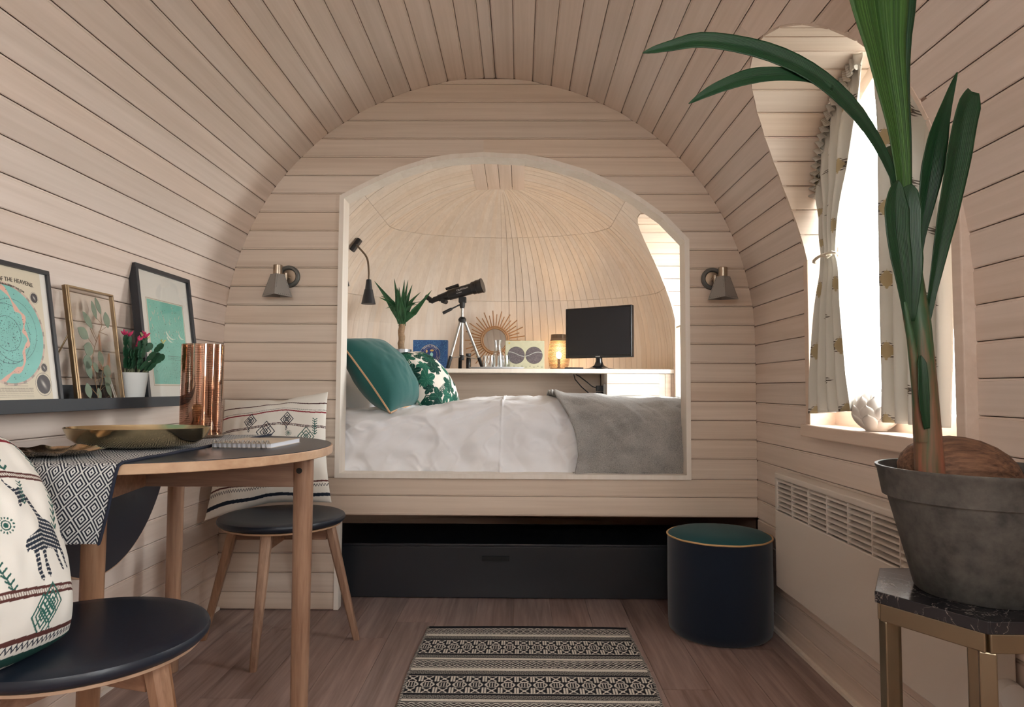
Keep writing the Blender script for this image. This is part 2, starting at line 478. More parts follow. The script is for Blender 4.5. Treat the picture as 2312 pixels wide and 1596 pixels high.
for sgn, nm, lab in ((-1, 'wall_alcove_left', 'curved pale board wall over the pillow end of the bed'), (1, 'wall_alcove_right', 'curved pale board wall over the foot of the bed')):
    lg = G()
    ys = sorted(set([YB-.01, yc2-Rc, yc2+Rc, YD+.03] + [YB+.02+(YD-YB)*i/60 for i in range(60)]))
    for y0_, y1_ in zip(ys[:-1], ys[1:]):
        inside = sgn > 0 and abs((y0_+y1_)/2-yc2) < Rc
        f0 = (lambda y: a_start(min(max(y, yc2-Rc+1e-6), yc2+Rc-1e-6), 0.0, SR_+.09)) if inside else (lambda y: 0.0)
        hoop('', sgn, [y0_, y1_], 26, f0, lambda y: SR_+.09, .0125, .03, None, None, lg)
        if inside: hoop('', sgn, [y0_, y1_], 3, lambda y: 0.0, lambda y: s_of_z(SILL-.03), .0125, .03, None, None, lg)
    o = lg.build(nm, M_GROOVE, None, label=lab, cat='wall', kind='structure'); alc[nm] = o
    for za, zb, nl in ((.43, 1.55, 12), (1.55, 1.98, 10), (1.98, 2.2415, 12)):
        s0_, s1_ = s_of_z(za)+.0008, s_of_z(zb)-.0008
        for y0_, y1_ in zip(edges[:-1], edges[1:]):
            cuts = [y0_+.0010] + ([c for c in (yc2-Rc, yc2+Rc) if y0_ < c < y1_] if sgn > 0 else []) + [y1_-.0010]
            jut = random.uniform(-.0008, .0008)
            for c0, c1 in zip(cuts[:-1], cuts[1:]):
                inside = sgn > 0 and abs((c0+c1)/2-yc2) < Rc
                A = [c0+(c1-c0)*i/(6 if inside else 1) for i in range(7 if inside else 2)]
                if inside:
                    clampy = lambda y: min(max(y, yc2-Rc+1e-6), yc2+Rc-1e-6)
                    if all(a_start(clampy(y), s0_, s1_) >= s1_-1e-6 for y in A): continue
                    hoop('plank', sgn, A, nl, lambda y: a_start(clampy(y), s0_, s1_), lambda y: s1_, jut, .010, M_DOME, o)
                    if za < SILL: hoop('plank', sgn, A, 2, lambda y: s0_, lambda y: s_of_z(SILL-.04), jut, .010, M_DOME, o)
                else: hoop('plank', sgn, A, nl, lambda y: s0_, lambda y: s1_, jut, .010, M_DOME, o)
# bulkhead between room and bed alcove
OPN = [(-.767,1.737),(-.694,1.776),(-.617,1.815),(-.519,1.858),(-.385,1.901),(-.294,1.916),(-.156,1.925),(.023,1.916),(.122,1.898),(.276,1.852),(.416,1.788),(.5,1.739),(.618,1.654),(.715,1.552)]
OB, OL, OR = 0.545, -0.768, 0.715
def o_left(z):
    if z <= OPN[0][1]: return OL
    pts = OPN[:7]; return float(np.interp(z, [p[1] for p in pts], [p[0] for p in pts]))
def o_right(z):
    if z <= OPN[-1][1]: return OR
    pts = OPN[6:][::-1]; return float(np.interp(z, [p[1] for p in pts], [p[0] for p in pts]))
def wall_rows(name, y, ydir, zrows, spans_of, mat, label, thick=T_B):
    bg = G(); todo = []
    for z0, z1 in zrows:
        L = z1-z0
        W = lambda a, l, d, z0=z0: Vector((l, y - ydir*d*-1, z0+a)) if False else Vector((l, y + ydir*d, z0+a))
        for s0, s1 in spans_of(z0, z1):
            f0 = lambda a, s0=s0, z0=z0: s0(z0+a); f1 = lambda a, s1=s1, z0=z0: s1(z0+a)
            st = lap(L, 5); st = [(L-a, d) for a, d in st[::-1]]
            todo.append((st, f0, f1, W))
            cl = lambda f, L=L: (lambda a: f(min(max(a, 0), L)))
            vs, fs = plank_mesh([(-.003, .0125)]+[(L*i/5, .0125) for i in range(6)]+[(L+.003, .0125)], cl(f0), cl(f1), W, 0.04); bg.add(vs, fs)
    o = bg.build(name, M_GROOVE, None, kind='structure'); props(o, label, 'wall')
    for st, f0, f1, W in todo: board('plank', st, f0, f1, W, mat, o)
    return o
ROWS = [(0.391+.0797*k, 0.391+.0797*(k+1)) for k in range(24)]
ROWS = [(a, min(b, 2.2485)) for a, b in ROWS if a < 2.24]
vl = lambda z: CX-hw(z); vr = lambda z: CX+hw(z)
def bulk(z0, z1):
    if z1 <= OB+0.004: return [(vl, vr)]
    if z0 >= OPN[6][1]: return [(vl, vr)]
    ap = OPN[6][1]
    return [(vl, lambda z: o_left(z) if z < ap else OPN[6][0]), (lambda z: o_right(z) if z < ap else OPN[6][0], vr)]
rows2 = [(a, b) for a, b in ROWS]
rows2[1] = (rows2[1][0], OB); rows2[2] = (OB, rows2[2][1])
bulkhead = wall_rows('wall_back', YB, 1, rows2, bulk, M_BACK, 'pale plank bulkhead around the arched bed alcove opening')
# foot of the bulkhead on the left, beside the open space under the bed
LOWROWS = [(0.391-.0797*(k+1), 0.391-.0797*k) for k in range(5)]; LOWROWS[4] = (0.002, LOWROWS[4][1])
lowp = wall_rows('wall_lower', YB, 1, LOWROWS, lambda a, b: [(lambda z: vl(z), lambda z: -0.765)], M_BACK, 'short pale plank panel on the floor behind the far stool')
G().box((-0.765, YB-0.004, 0.002), (-0.745, YB+0.045, 0.391)).build('trim_edge', M_TRIM, lowp, bev=0.002)

# pale lining board round the opening
path = [(OL, OB)] + [(OL, OB+(OPN[0][1]-OB)*i/6) for i in range(1, 6)] + OPN + [(OR, OB+(OPN[-1][1]-OB)*i/6) for i in range(5, 0, -1)] + [(OR, OB)]
g = G()
def ribbon(g, pts, w, y0, y1, closed=True):
    P = [Vector((x, 0, z)) for x, z in pts]; n = len(P); vs = []
    for i, p in enumerate(P):
        d0 = (p - P[i-1]).normalized(); d1 = (P[(i+1) % n] - p).normalized()
        n0 = Vector((d0.z, 0, -d0.x)); n1 = Vector((d1.z, 0, -d1.x)); nn = (n0+n1); nn = nn/max(0.5, nn.length_squared/2)
        q = p + nn*w
        for a in (p, q):
            vs += [(a.x, y0, a.z), (a.x, y1, a.z)]
    fs = []
    for i in range(n if closed else n-1):
        a, b = 4*i, 4*((i+1) % n)
        fs += [(a, b, b+1, a+1), (a+2, a+3, b+3, b+2), (a, a+2, b+2, b), (a+1, b+1, b+3, a+3)]
    return g.add(vs, fs)
ribbon(g, path, 0.019, YB-0.010, YB+0.085).build('trim_1', M_TRIM, None, label='pale wooden lining round the arched alcove opening', cat='trim', kind='structure')

# ------------------------------------------------------------------ rounded end of the alcove: tapered boards in three tiers
def dome_pt(phi, z, d=0.0):
    dw = (hw(min(z+.02, 2.249))-hw(z-.02))/(min(z+.02, 2.249)-z+.02); q = math.hypot(1, dw)
    w = hw(max(z, 0)) + d/q; return Vector((CX + w*math.sin(phi), YD + KD*w*math.cos(phi), z - d*dw/q))
_ws = [hw(1.98)+(0.10-hw(1.98))*i/12 for i in range(13)]
def z_of_w(w): return float(np.interp(w, HX[:23], HZ[:23]))
ztop = 2.2465; TIERS = [(0.0, 1.55), (1.55, 1.98), (1.98, ztop)]
NG = 60
lg = G()
zz = [-0.03, 0.5, 1.0] + [1.1+(1.98-1.1)*i/14 for i in range(14)] + [z_of_w(w) for w in _ws]
for i in range(len(zz)-1):
    for k in range(NG):
        p0, p1 = -PI/2+PI*k/NG, -PI/2+PI*(k+1)/NG
        lg.add([dome_pt(p0, zz[i], .013), dome_pt(p1, zz[i], .013), dome_pt(p1, zz[i+1], .013), dome_pt(p0, zz[i+1], .013)], [(0, 1, 2, 3)])
dome = lg.build('wall_dome', M_GROOVE, None, label='rounded alcove end of tapered pale boards behind the shelf', cat='wall', kind='structure')
for t, (za, zb) in enumerate(TIERS):
    if t == 0: za = 0.86
    nz = 4 if t == 0 else (7 if t == 1 else 12)
    for k in range(NG):
        off = 0.0 if t != 1 else 0.0
        p0, p1 = -PI/2+PI*k/NG, -PI/2+PI*(k+1)/NG
        if t == 2 and False: continue
        st = []
        eps = 0.03*(p1-p0) if k >= NG//2 else 0.0
        jut = random.uniform(-0.0012, 0.0012); vs = []; fs = []
        for i in range(nz+1):
            z = za+0.001+(zb-za-0.002)*i/nz
            if t == 2: z = z_of_w(_ws[i]) + (0.001 if i == 0 else 0)
            a, b = dome_pt(p0+eps, z, jut), dome_pt(p1-eps, z, jut); c, d = dome_pt(p0+eps, z, .010), dome_pt(p1-eps, z, .010)
            vs += [a, b, c, d]
        for i in range(nz):
            q, r = 4*i, 4*i+4
            fs += [(q, r, r+1, q+1), (q, q+2, r+2, r), (q+1, r+1, r+3, q+3), (q+2, q+3, r+3, r+2)]
        e = 4*nz; fs += [(0, 1, 3, 2), (e, e+2, e+3, e+1)]
        G().add(vs, fs).build('plank', M_DOME, dome)
# short ridge boards where the tapered boards meet
for k in range(4):
    x0 = CX-0.16+0.08*k
    (G().box((x0-.01, YB-.01, 2.264), (x0+.09, YD+.10, 2.28)).build('ridge_backing', M_GROOVE, alc['wall_alcove_left']) if k in (0, 1, 2, 3) else None)
    G().box((x0+.0015, YB+.06, 2.2345 if k in (0, 3) else 2.2385), (x0+.0785, YD+0.066, 2.262)).build('ridge_plank', M_WALL, alc['wall_alcove_left'])

# ------------------------------------------------------------------ dormers: boarded soffits, casings, windows
def dormer(yc, tag_, label_w, n):
    arc = []
    z = 1.30 if tag_ == 'room' else 1.30
    arc.append((yc+ARCH_R, 1.352)); arc.append((yc+ARCH_R, 1.44)); 
    NS = 15
    for i in range(NS+1):
        a = PI*i/NS; arc.append((yc+ARCH_R*math.cos(a), ARCH_Z+ARCH_R*math.sin(a)))
    arc += [(yc-ARCH_R, 1.44), (yc-ARCH_R, 1.352)]
    win = thing('window_%d' % n, label_w, 'window', (WX, yc, SILL), kind='structure')
    xv = lambda zq: CX+hw(zq)-0.001
    lg = G()
    for (ya, za), (yb, zb) in zip(arc[:-1], arc[1:]):
        L = math.hypot(yb-ya, zb-za); ty, tz = (yb-ya)/L, (zb-za)/L; ny, nz = tz, -ty
        if ny*(ya-yc)+nz*(za-1.4) < 0: ny, nz = -ny, -nz
        W = lambda a, l, d, ya=ya, za=za, ty=ty, tz=tz, ny=ny, nz=nz: Vector((l, ya+ty*a+ny*d, za+tz*a+nz*d))
        f0 = lambda a, za=za, tz=tz: xv(za+tz*a)-.0015; f1 = lambda a: WX+0.05
        board('soffit_plank', lap(L, 2, reb=0.005), f0, f1, W, M_BACK, win)
        vs, fs = plank_mesh([(-.004, .0125), (L/2, .0125), (L+.004, .0125)], lambda a, f0=f0, L=L: f0(min(max(a, 0), L))+.004, f1, W, 0.03); lg.add(vs, fs)
    lg.build('soffit_backing', M_GROOVE, win)
    for s in (-1, 1):                                                        # upright casings
        ya = yc+s*ARCH_R
        G().box((0.962, min(ya, ya+s*.034), SILL-.03), (WX+.05, max(ya, ya+s*.034), 1.353)).build('casing', M_SILL, win, bev=0.003)
    # sash: frame following the arch, mullion-free pane
    fr = [(yc-ARCH_R, SILL)] + [(yc-ARCH_R*math.cos(PI*i/20), ARCH_Z+ARCH_R*math.sin(PI*i/20)) for i in range(21)] + [(yc+ARCH_R, SILL)]
    fr_in = [(yc-(ARCH_R-.045), SILL+.05)] + [(yc-(ARCH_R-.045)*math.cos(PI*i/20), ARCH_Z+(ARCH_R-.045)*math.sin(PI*i/20)) for i in range(21)] + [(yc+(ARCH_R-.045), SILL+.05)]
    m = len(fr); vs = []
    for x in (WX, WX+.045):
        vs += [(x, y, z) for y, z in fr] + [(x, y, z) for y, z in fr_in]
    fs = []
    for i in range(m):
        j = (i+1) % m
        fs += [(i, j, m+j, m+i), (2*m+i, 3*m+i, 3*m+j, 2*m+j), (m+i, m+j, 3*m+j, 3*m+i), (i, 2*m+i, 2*m+j, j)]
    G().add(vs, fs).build('sash', M_SILL, win)
    G().prism([(y, z) for y, z in fr_in], 0, WX+.018, WX+.024).build('pane', M_GLASS, win)
    G().box((0.955 if tag_ == 'room' else 0.985, yc-ARCH_R-(0.03), SILL-.042), (WX+.05, yc+ARCH_R+.065, SILL)).build('sill', M_SILL, win, bev=0.004)
    return win
win1 = dormer(DORMERS[0][0], 'room', 'arched dormer window in the right wall with pine sill and curtains', 1)
win_added = dormer(-0.35, 'near', 'unseen arched dormer window added in the right wall for light', 3)  # out of view, added to brighten the left wall and table
win2 = dormer(DORMERS[1][0], 'alcove', 'arched dormer window at the foot of the bed in the alcove', 2)

# ------------------------------------------------------------------ front end behind the camera with a door, its glazing added for fill light
DW0, DW1, DH = -0.62, 0.36, 1.98
def front(z0, z1):
    if z0 >= DH: return [(vl, vr)]
    return [(vl, lambda z: DW0), (lambda z: DW1, vr)]
FROWS = [(0.01+.112*k, 0.01+.112*(k+1)) for k in range(20)]; FROWS = [(a, min(b, 2.248)) for a, b in FROWS]
FROWS[17] = (FROWS[17][0], DH); FROWS[18] = (DH, FROWS[18][1])
wall_rows('wall_front', YF, -1, FROWS, front, M_BACK, 'plank end wall with the entrance door')
door = thing('door_1', 'unseen pale entrance door with a glazed panel added for light', 'door', (-0.13, YF, 0), kind='structure')
g = G()
g.box((DW0, YF-.05, 0), (DW0+.10, YF-.01, DH)); g.box((DW1-.10, YF-.05, 0), (DW1, YF-.01, DH)); g.box((DW0, YF-.05, DH-.10), (DW1, YF-.01, DH)); g.box((DW0, YF-.05, 0), (DW1, YF-.01, 1.48))
g.build('frame', M_TRIM, door); G().box((DW0+.1, YF-.035, 1.48), (DW1-.1, YF-.029, DH-.1)).build('pane', M_GLASS, door)
G().tube([(DW0+.05, YF-.01, 1.0), (DW0+.05, YF+.04, 1.0), (DW0+.15, YF+.04, 1.0)], .009, 10).build('handle', plain('door_handle_steel', (170,170,172), .3, 1), door)

# ------------------------------------------------------------------ floor planks
fl = G().box((CX-1.13, YF, -0.03), (CX+1.13, 5.0, -0.004)).build('floor', M_GROOVE, None, label='brown oak plank floor', cat='floor', kind='structure')
PW = 0.154; x = CX-1.12; r = 0
while x < CX+1.12:
    x1 = min(x+PW, CX+1.12); y = YF-random.uniform(0, 1.1)
    while y < 3.6:
        y1 = y+1.15
        a, b = max(y, YF), min(y1, 3.62)
        if b > a+.02: G().box((x+.0006, a+.0006, -0.004), (x1-.0006, b-.0006, 0.0)).build('plank', M_FLOOR, fl)
        y = y1
    x = x1; r += 1
G().box((-30, -30, -0.65), (30, 30, -0.6)).build('ground', M_OUT, None, label='pale gravel ground outside the pod', cat='ground', kind='structure')
# low skirting strips
for nm, x0, x1, lab in (('baseboard_left', CX-1.12, CX-1.106, 'left'), ('baseboard_right', CX+1.106, CX+1.12, 'right')):
    G().box((x0, YF, 0), (x1, YB, 0.012)).build(nm, M_TRIM, None, label='thin pale floor strip along the %s wall' % lab, cat='baseboard', kind='structure')

# ------------------------------------------------------------------ bed platform, black storage box
plat = G().box((CX-1.11, YB+.045, 0.395), (CX+1.11, 4.35, 0.43)).build('bed_platform', M_DARKV, None, label='dark underside board carrying the mattress in the alcove', cat='platform', kind='structure')
bx = thing('storage_box', 'low black storage box pushed under the bed', 'box', (-0.05, 3.25, 0))
M_BOX = plain('black_lacquer', (44,46,51), 0.30, spec=0.5)
gb = G(); gb.box((-0.90, 3.04, 0.004), (0.93, 3.06, 0.225)); gb.box((-0.90, 3.46, 0.004), (0.93, 3.48, 0.225)); gb.box((-0.90, 3.06, 0.004), (-0.88, 3.46, 0.225)); gb.box((0.91, 3.06, 0.004), (0.93, 3.46, 0.225)); gb.box((-0.88, 3.06, 0.004), (0.91, 3.46, 0.02))
gb.build('body', M_BOX, bx, bev=0.002)
G().box((-0.905, 3.035, 0.226), (0.935, 3.485, 0.238)).build('lid', M_BOX, bx, bev=0.003)
G().box((-0.16, 3.030, 0.165), (-0.04, 3.040, 0.185)).build('handle_slot', plain('slot_black', (12,12,13), .6), bx)
# ================================================================== table, stools, left side
M_OAK = wood('oiled_oak', (132,98,78), (178,143,118), axis=2, grain=80, stretch=0.08, rough=0.42, tone=0.06)
M_OAKX = wood('oiled_oak_rail', (128,94,75), (168,133,110), axis=0, grain=80, stretch=0.08, rough=0.42, tone=0.05)
M_RIM = wood('oak_rim', (182,146,118), (208,176,146), axis=0, grain=40, stretch=0.1, rough=0.42, tone=0.02)
M_LINO = plain('black_linoleum', (44,47,56), 0.34, spec=0.45)
M_LEATHER = plain('black_leather', (30,36,48), 0.38, spec=0.5, bumpy=0.06, bscale=350)
TZ = 0.76; TC = Vector((-0.97, 1.852, 0)); TR = 0.45
ang = math.radians(7); tdir = Vector((-math.sin(ang), math.cos(ang), 0)); ndir = Vector((-tdir.y, tdir.x, 0))      # ndir points to the wall
HD = 0.125
table = thing('dining_table', 'round drop-leaf oak table with black top against the left wall', 'table', (TC.x, TC.y, 0))
def disc_pts(rad, n=72):
    pts = []
    for k in range(n):
        a = 2*PI*k/n; p = Vector((rad*math.cos(a), rad*math.sin(a), 0))
        if p.dot(ndir) > HD: continue
        pts.append((math.atan2(p.dot(tdir), -p.dot(ndir)), p))
    pts.sort(key=lambda q: q[0]); pts = [q[1] for q in pts]
    h = math.sqrt(rad*rad-HD*HD)
    pts = [ndir*HD - tdir*h] + pts + [ndir*HD + tdir*h]
    return [(TC.x+p.x, TC.y+p.y) for p in pts]
G().prism(disc_pts(TR), 2, TZ-.024, TZ-.0015).build('top_board', M_RIM, table, bev=0.002)
G().prism(disc_pts(TR-.004), 2, TZ-.0015, TZ).build('top_surface', M_LINO, table)
# folded-down leaf on the wall side
def leaf(r, o0, o1):
    h = math.sqrt(TR*TR-HD*HD); pts = []
    a0 = math.acos(HD/TR)
    for i in range(41):
        a = -a0 + 2*a0*i/40; pts.append((r*math.sin(a)*1.0, -(r*math.cos(a)-HD)))
    vs = []
    for o in (o0, o1):
        for s_, d_ in pts:
            p = TC + ndir*(HD+o) + tdir*s_; vs.append((p.x, p.y, TZ-.012+d_))
    n = len(pts)
    return vs, [tuple(range(n)), tuple(range(2*n-1, n-1, -1))] + [(i, n+i, n+(i+1) % n, (i+1) % n) for i in range(n)]
G().add(*leaf(TR, 0.008, 0.030)).build('drop_leaf', M_RIM, table)
G().add(*leaf(TR-.004, 0.0065, 0.008)).build('drop_leaf_surface', M_LINO, table)
legs = [(-0.578, 1.842), (-0.965, 1.560), (-1.125, 2.25)]
for lx, ly in legs:
    G().tube([(lx, ly, 0.0), (lx, ly, 0.004), (lx, ly, TZ-.025)], [.021, .0225, .0262], 20).build('leg', M_OAK, table, smooth=True)
G().cyl((-.578-.004, 1.842-.0262, .70), (-.578-.004, 1.842-.020, .70), .008, n=12).build('bolt_slot', plain('steel_dark', (60,58,56), .4, .8), table)
def rail(a, b, z0, z1, t=.022):
    a = Vector((*a, 0)); b = Vector((*b, 0)); d = (b-a).normalized(); n = Vector((-d.y, d.x, 0))*t/2
    return G().add([(*(p+q).xy, z) for z in (z0, z1) for p in (a, b) for q in (-n, n)], [(0, 1, 3, 2), (4, 6, 7, 5), (0, 2, 6, 4), (1, 5, 7, 3), (0, 4, 5, 1), (2, 3, 7, 6)])
rail((-0.60, 1.842), (-1.0, 1.836), TZ-.105, TZ-.026).build('rail', M_OAKX, table, bev=.002)
rail((-0.968, 1.58), (-1.008, 1.84), TZ-.105, TZ-.026).build('rail', M_OAKX, table, bev=.002)
rail((-1.01, 1.845), (-1.115, 2.235), TZ-.105, TZ-.026).build('rail', M_OAKX, table, bev=.002)

# ------------------------------------------------------------------ stools
SR, SZ = 0.226, 0.455
def make_stool(loc, rot, label):
    st = thing('stool', label, 'stool', loc, group='round stools at the table')
    X, Y = loc[0], loc[1]
    ca, sa = math.cos(rot), math.sin(rot)
    prof = [(.0001, SZ-.03), (SR*.90, SZ-.03), (SR*.965, SZ-.027), (SR*.995, SZ-.019), (SR, SZ-.013), (SR*.985, SZ-.0055), (SR*.94, SZ-.001), (SR*.8, SZ), (.0001, SZ+.001)]
    G().lathe(prof, (X, Y, 0), 64).build('seat_pad', M_LEATHER, st, smooth=True)
    G().lathe([(.0001, SZ-.037), (SR*.93, SZ-.037), (SR*.94, SZ-.0305), (.0001, SZ-.0305)], (X, Y, 0), 64).build('seat_board', M_RIM, st)
    for k in range(4):
        a = rot + k*PI/2; c, s = math.cos(a), math.sin(a)
        top = Vector((X+c*.172, Y+s*.172, SZ-.036)); bot = Vector((X+c*.278, Y+s*.278, 0))
        t = Vector((-s, c, 0)); rd = Vector((c, s, 0))
        vs = []
        for p, w, d in ((top, .031, .031), (bot, .019, .019)):
            for q in range(12):
                b = 2*PI*q/12; sq = 1.0/max(abs(math.cos(b)), abs(math.sin(b)))**0.75
                vs.append(p + t*(w*.62*sq*math.cos(b)) + rd*(d*.62*sq*math.sin(b)))
        G().add(vs, [tuple(range(11, -1, -1)), tuple(range(12, 24))] + [(i, (i+1) % 12, 12+(i+1) % 12, 12+i) for i in range(12)]).build('leg', M_OAK, st, smooth=True)
    for k in range(2):
        a = rot + k*PI/2; c, s = math.cos(a)*.165, math.sin(a)*.165
        rail((X-c, Y-s), (X+c, Y+s), SZ-.092, SZ-.037, .024).build('rail', M_OAKX, st, bev=.002)
    return st
make_stool((-0.87, 2.535, 0), math.radians(2), 'black seated round oak stool by the bulkhead holding the upright cushion')
make_stool((-0.835, 1.325, 0), math.radians(-16), 'black seated round oak stool nearest the camera under the giraffe cushion')

# ------------------------------------------------------------------ printed cushions
M_PRINT = vcol('printed_cotton', 0.85, 0.15, 900)
CREAM = LN((233, 229, 221)); TEALI = LN((44, 92, 84)); MAROON = LN((92, 54, 50)); INK = LN((40, 48, 62)); RED = LN((140, 40, 52))
def pillow_points(n, w, h, t, sag=0.0, seed=3, wr=0.006):
    u = np.linspace(-1, 1, n); U, V = np.meshgrid(u, u)
    X = w/2*U*(1-.05*(1-np.abs(V))**0.8*0 - .07*(1-V**2)*np.abs(U)**3); Z = h/2*V*(1 - .07*(1-U**2)*np.abs(V)**3)
    e = np.clip((1-U**2), 0, 1)**.55*np.clip((1-V**2), 0, 1)**.55
    Tn = t/2*e
    wrk = (smooth_noise(U*3+5, V*3+9, .8, seed)-.5) + .6*(smooth_noise(U*7+3, V*4+2, .8, seed+1)-.5)
    Tn = Tn + wr*2*wrk*e
    return U, V, X, Z, Tn
def motif_diamond(C, U, V, cx, cz, s, col, lw=.0022, tip=True):
    """a cluster of nested lozenges with a pendant, drawn in outline"""
    d = np.abs(U-cx)/(s*.8) + np.abs(V-cz)/s
    for k in (1.0, .62, .28):
        C[np.abs(d-k) < lw/s*1.2] = col
    m = (np.abs((U-cx)/(s*.8)+(V-cz)/s) < lw/s*1.1) & (d < 1); C[m] = col
    m = (np.abs((U-cx)/(s*.8)-(V-cz)/s) < lw/s*1.1) & (d < 1); C[m] = col
    if tip:
        dd = np.abs(U-cx)/(s*.14)+np.abs(V-(cz-s*1.28))/(s*.2); C[np.abs(dd-.85) < .3] = col
        C[(np.abs(U-cx) < lw*.7) & (V < cz-s*.9) & (V > cz-s*1.2)] = col
def motif_eye(C, U, V, cx, cz, s, col):
    r = np.hypot(U-cx, (V-cz)*1.15); a = np.arctan2(V-cz, U-cx)
    C[r < s*.3] = col; C[(r > s*.45) & (r < s*.6)] = col
    C[(r > s*.75) & (r < s*1.0) & (np.sin(a*14) > 0.1)] = col
def motif_leaf(C, U, V, cx, cz, s, col, lean=0.0):
    for i in range(7):
        z = cz - s + 2*s*i/6; x = cx + lean*(z-cz)
        for sg in (-1, 1): C[seg_d(U, V, (x, z), (x+sg*s*.28, z+s*.22)) < s*.055] = col
    C[seg_d(U, V, (cx-lean*s, cz-s), (cx+lean*s, cz+s)) < s*.04] = col
def band_line(C, V, z, col, w=.0022, wob=0): C[np.abs(V-z-wob) < w] = col
def band_stitch(C, U, V, z, col, w=.004, p=.008, wob=0):
    m = (np.abs(V-z-wob) < w) & (((U+V*.4)/p % 1) < .5); C[m] = col
def band_zig(C, U, V, z, col, p=.012, a=.006, w=.0026, wob=0):
    tri = np.abs(((U/p) % 1)*2-1)*2*a-a; C[np.abs(V-z-wob-tri) < w] = col
GIR = [(.35,-.02),(.37,.04),(.40,.08),(.43,.10),(.47,.08),(.50,.12),(.545,.17),(.575,.235),(.60,.305),(.625,.345),(.675,.375),(.73,.40),(.765,.44),(.785,.50),(.80,.56),(.80,.60),(.815,.66),(.83,.735),(.855,.775),(.835,.79),(.81,.755),(.785,.68),(.765,.625),(.735,.615),(.73,.66),(.75,.72),(.775,.775),(.77,.80),(.745,.79),(.72,.725),(.695,.66),(.675,.62),(.60,.605),(.565,.62),(.555,.69),(.57,.75),(.585,.81),(.57,.84),(.545,.82),(.525,.75),(.52,.68),(.51,.625),(.475,.62),(.475,.70),(.48,.77),(.51,.83),(.50,.86),(.47,.84),(.44,.77),(.435,.70),(.43,.62),(.40,.60),(.375,.62),(.365,.57),(.38,.53),(.42,.50),(.475,.475),(.53,.445),(.555,.40),(.565,.35),(.545,.28),(.52,.22),(.49,.20),(.45,.215),(.42,.25),(.395,.26),(.385,.235),(.405,.19),(.40,.14),(.375,.10),(.345,.02)]
def giraffe(C, U, V, cx, top, s, col, flip=1):
    """s: height of the printed animal"""
    pts = [(cx+flip*(x-.55)*s, top-y*s*1.0) for x, y in GIR]
    m = in_poly(U, V, pts); C[m] = col
    st = m & (np.sin((V+ .25*np.abs(U-cx))*2*PI/(s*.035)) > .55) & (np.sin(U*2*PI/(s*.03)) > -.6); C[st] = CREAM*.85
    return m
def cushion(name, label, M, n, w, h, t, paint, mat, group=None, seed=3, back=None, post=None):
    base = M @ Vector((0, 0, -h/2))
    o = thing(name, label, 'cushion', tuple(base), group=group)
    U, V, X, Z, Tn = pillow_points(n, w, h, t, seed=seed)
    R = np.array(M.to_3x3()); T0 = np.array(M.translation)
    for sg, nm in ((-1, 'front_panel'), (1, 'back_panel')):
        L = np.stack([X, sg*Tn, Z], -1)
        if post is not None: L = post(L, U, V)
        if sg == 1: L = L[::6, ::6]; UU, VV = U[::6, ::6], V[::6, ::6]
        else: UU, VV = U, V
        P = L @ R.T + T0
        C = paint(UU*w/2, VV*h/2, sg)
        if sg == 1: P = P[:, ::-1]; C = C[:, ::-1]
        grid_mesh(nm, P, mat, o, C)
    return o, (U, V, X, Z, Tn, R, T0)

# cushion leaning on the bulkhead (far stool)
def paint_far(U, V, sg):
    C = np.empty(U.shape+(3,)); C[:] = CREAM
    wob = .006*np.sin(U*17+1)*(V > 0.05) + .003*np.sin(U*31)
    band_line(C, V, .180, MAROON*.6, .0022, wob); band_stitch(C, U, V, .150, INK, .0018, .004, wob); band_line(C, V, .140, RED, .0028, wob)
    for x in (-.17, -.075, .075): motif_diamond(C, U, V, x, .105 if x > -.16 else .03, .032, INK)
    motif_diamond(C, U, V, -.005, .055, .045, INK); motif_diamond(C, U, V, .155, .03, .04, TEALI)
    motif_eye(C, U, V, .085, .045, .014, TEALI)
    band_line(C, V, .082, MAROON, .0012, wob); band_line(C, V, .075, MAROON, .0012, wob); band_stitch(C, U, V, .0785, INK, .0022, .006, wob)
    m = (V < .08) & (V > .075); 
    giraffe(C, U, V, .135, .03, .11, INK)
    for x in (-.19, -.07, .15): motif_diamond(C, U, V, x, -.08, .036, INK if x < .1 else TEALI)
    for x in (-.13, -.01, .06): motif_diamond(C, U, V, x, -.115, .03, INK, tip=False)
    motif_leaf(C, U, V, .19, .07, .03, TEALI)
    band_line(C, V, -.145, MAROON, .0030, wob); band_zig(C, U, V, -.160, INK, .010, .005, .0022, wob)
    band_line(C, V, -.198, INK*.9, .0065, wob)
    return C
Mx = Matrix.Translation((-0.985, 2.735, 0.672)) @ Euler((math.radians(-19), math.radians(-4.5), math.radians(-1)), 'XYZ').to_matrix().to_4x4()
def post_far(L, U, V):
    L = L.copy(); L[..., 0] += .016*(-V)*np.sign(U)*np.abs(U)      # wider at the foot
    L[..., 2] += -.035*np.clip(-V, 0, 1)**2*np.clip(-U, 0, 1) - .012*np.exp(-((U-.12)/.2)**2)*np.clip(V, 0, 1)**4
    return L
cushion('patterned_cushion', 'cream printed cushion leaning on the bulkhead, on the far stool', Mx, 330, .462, .455, .15, paint_far, M_PRINT, 'printed cotton cushions', 5, post=post_far)

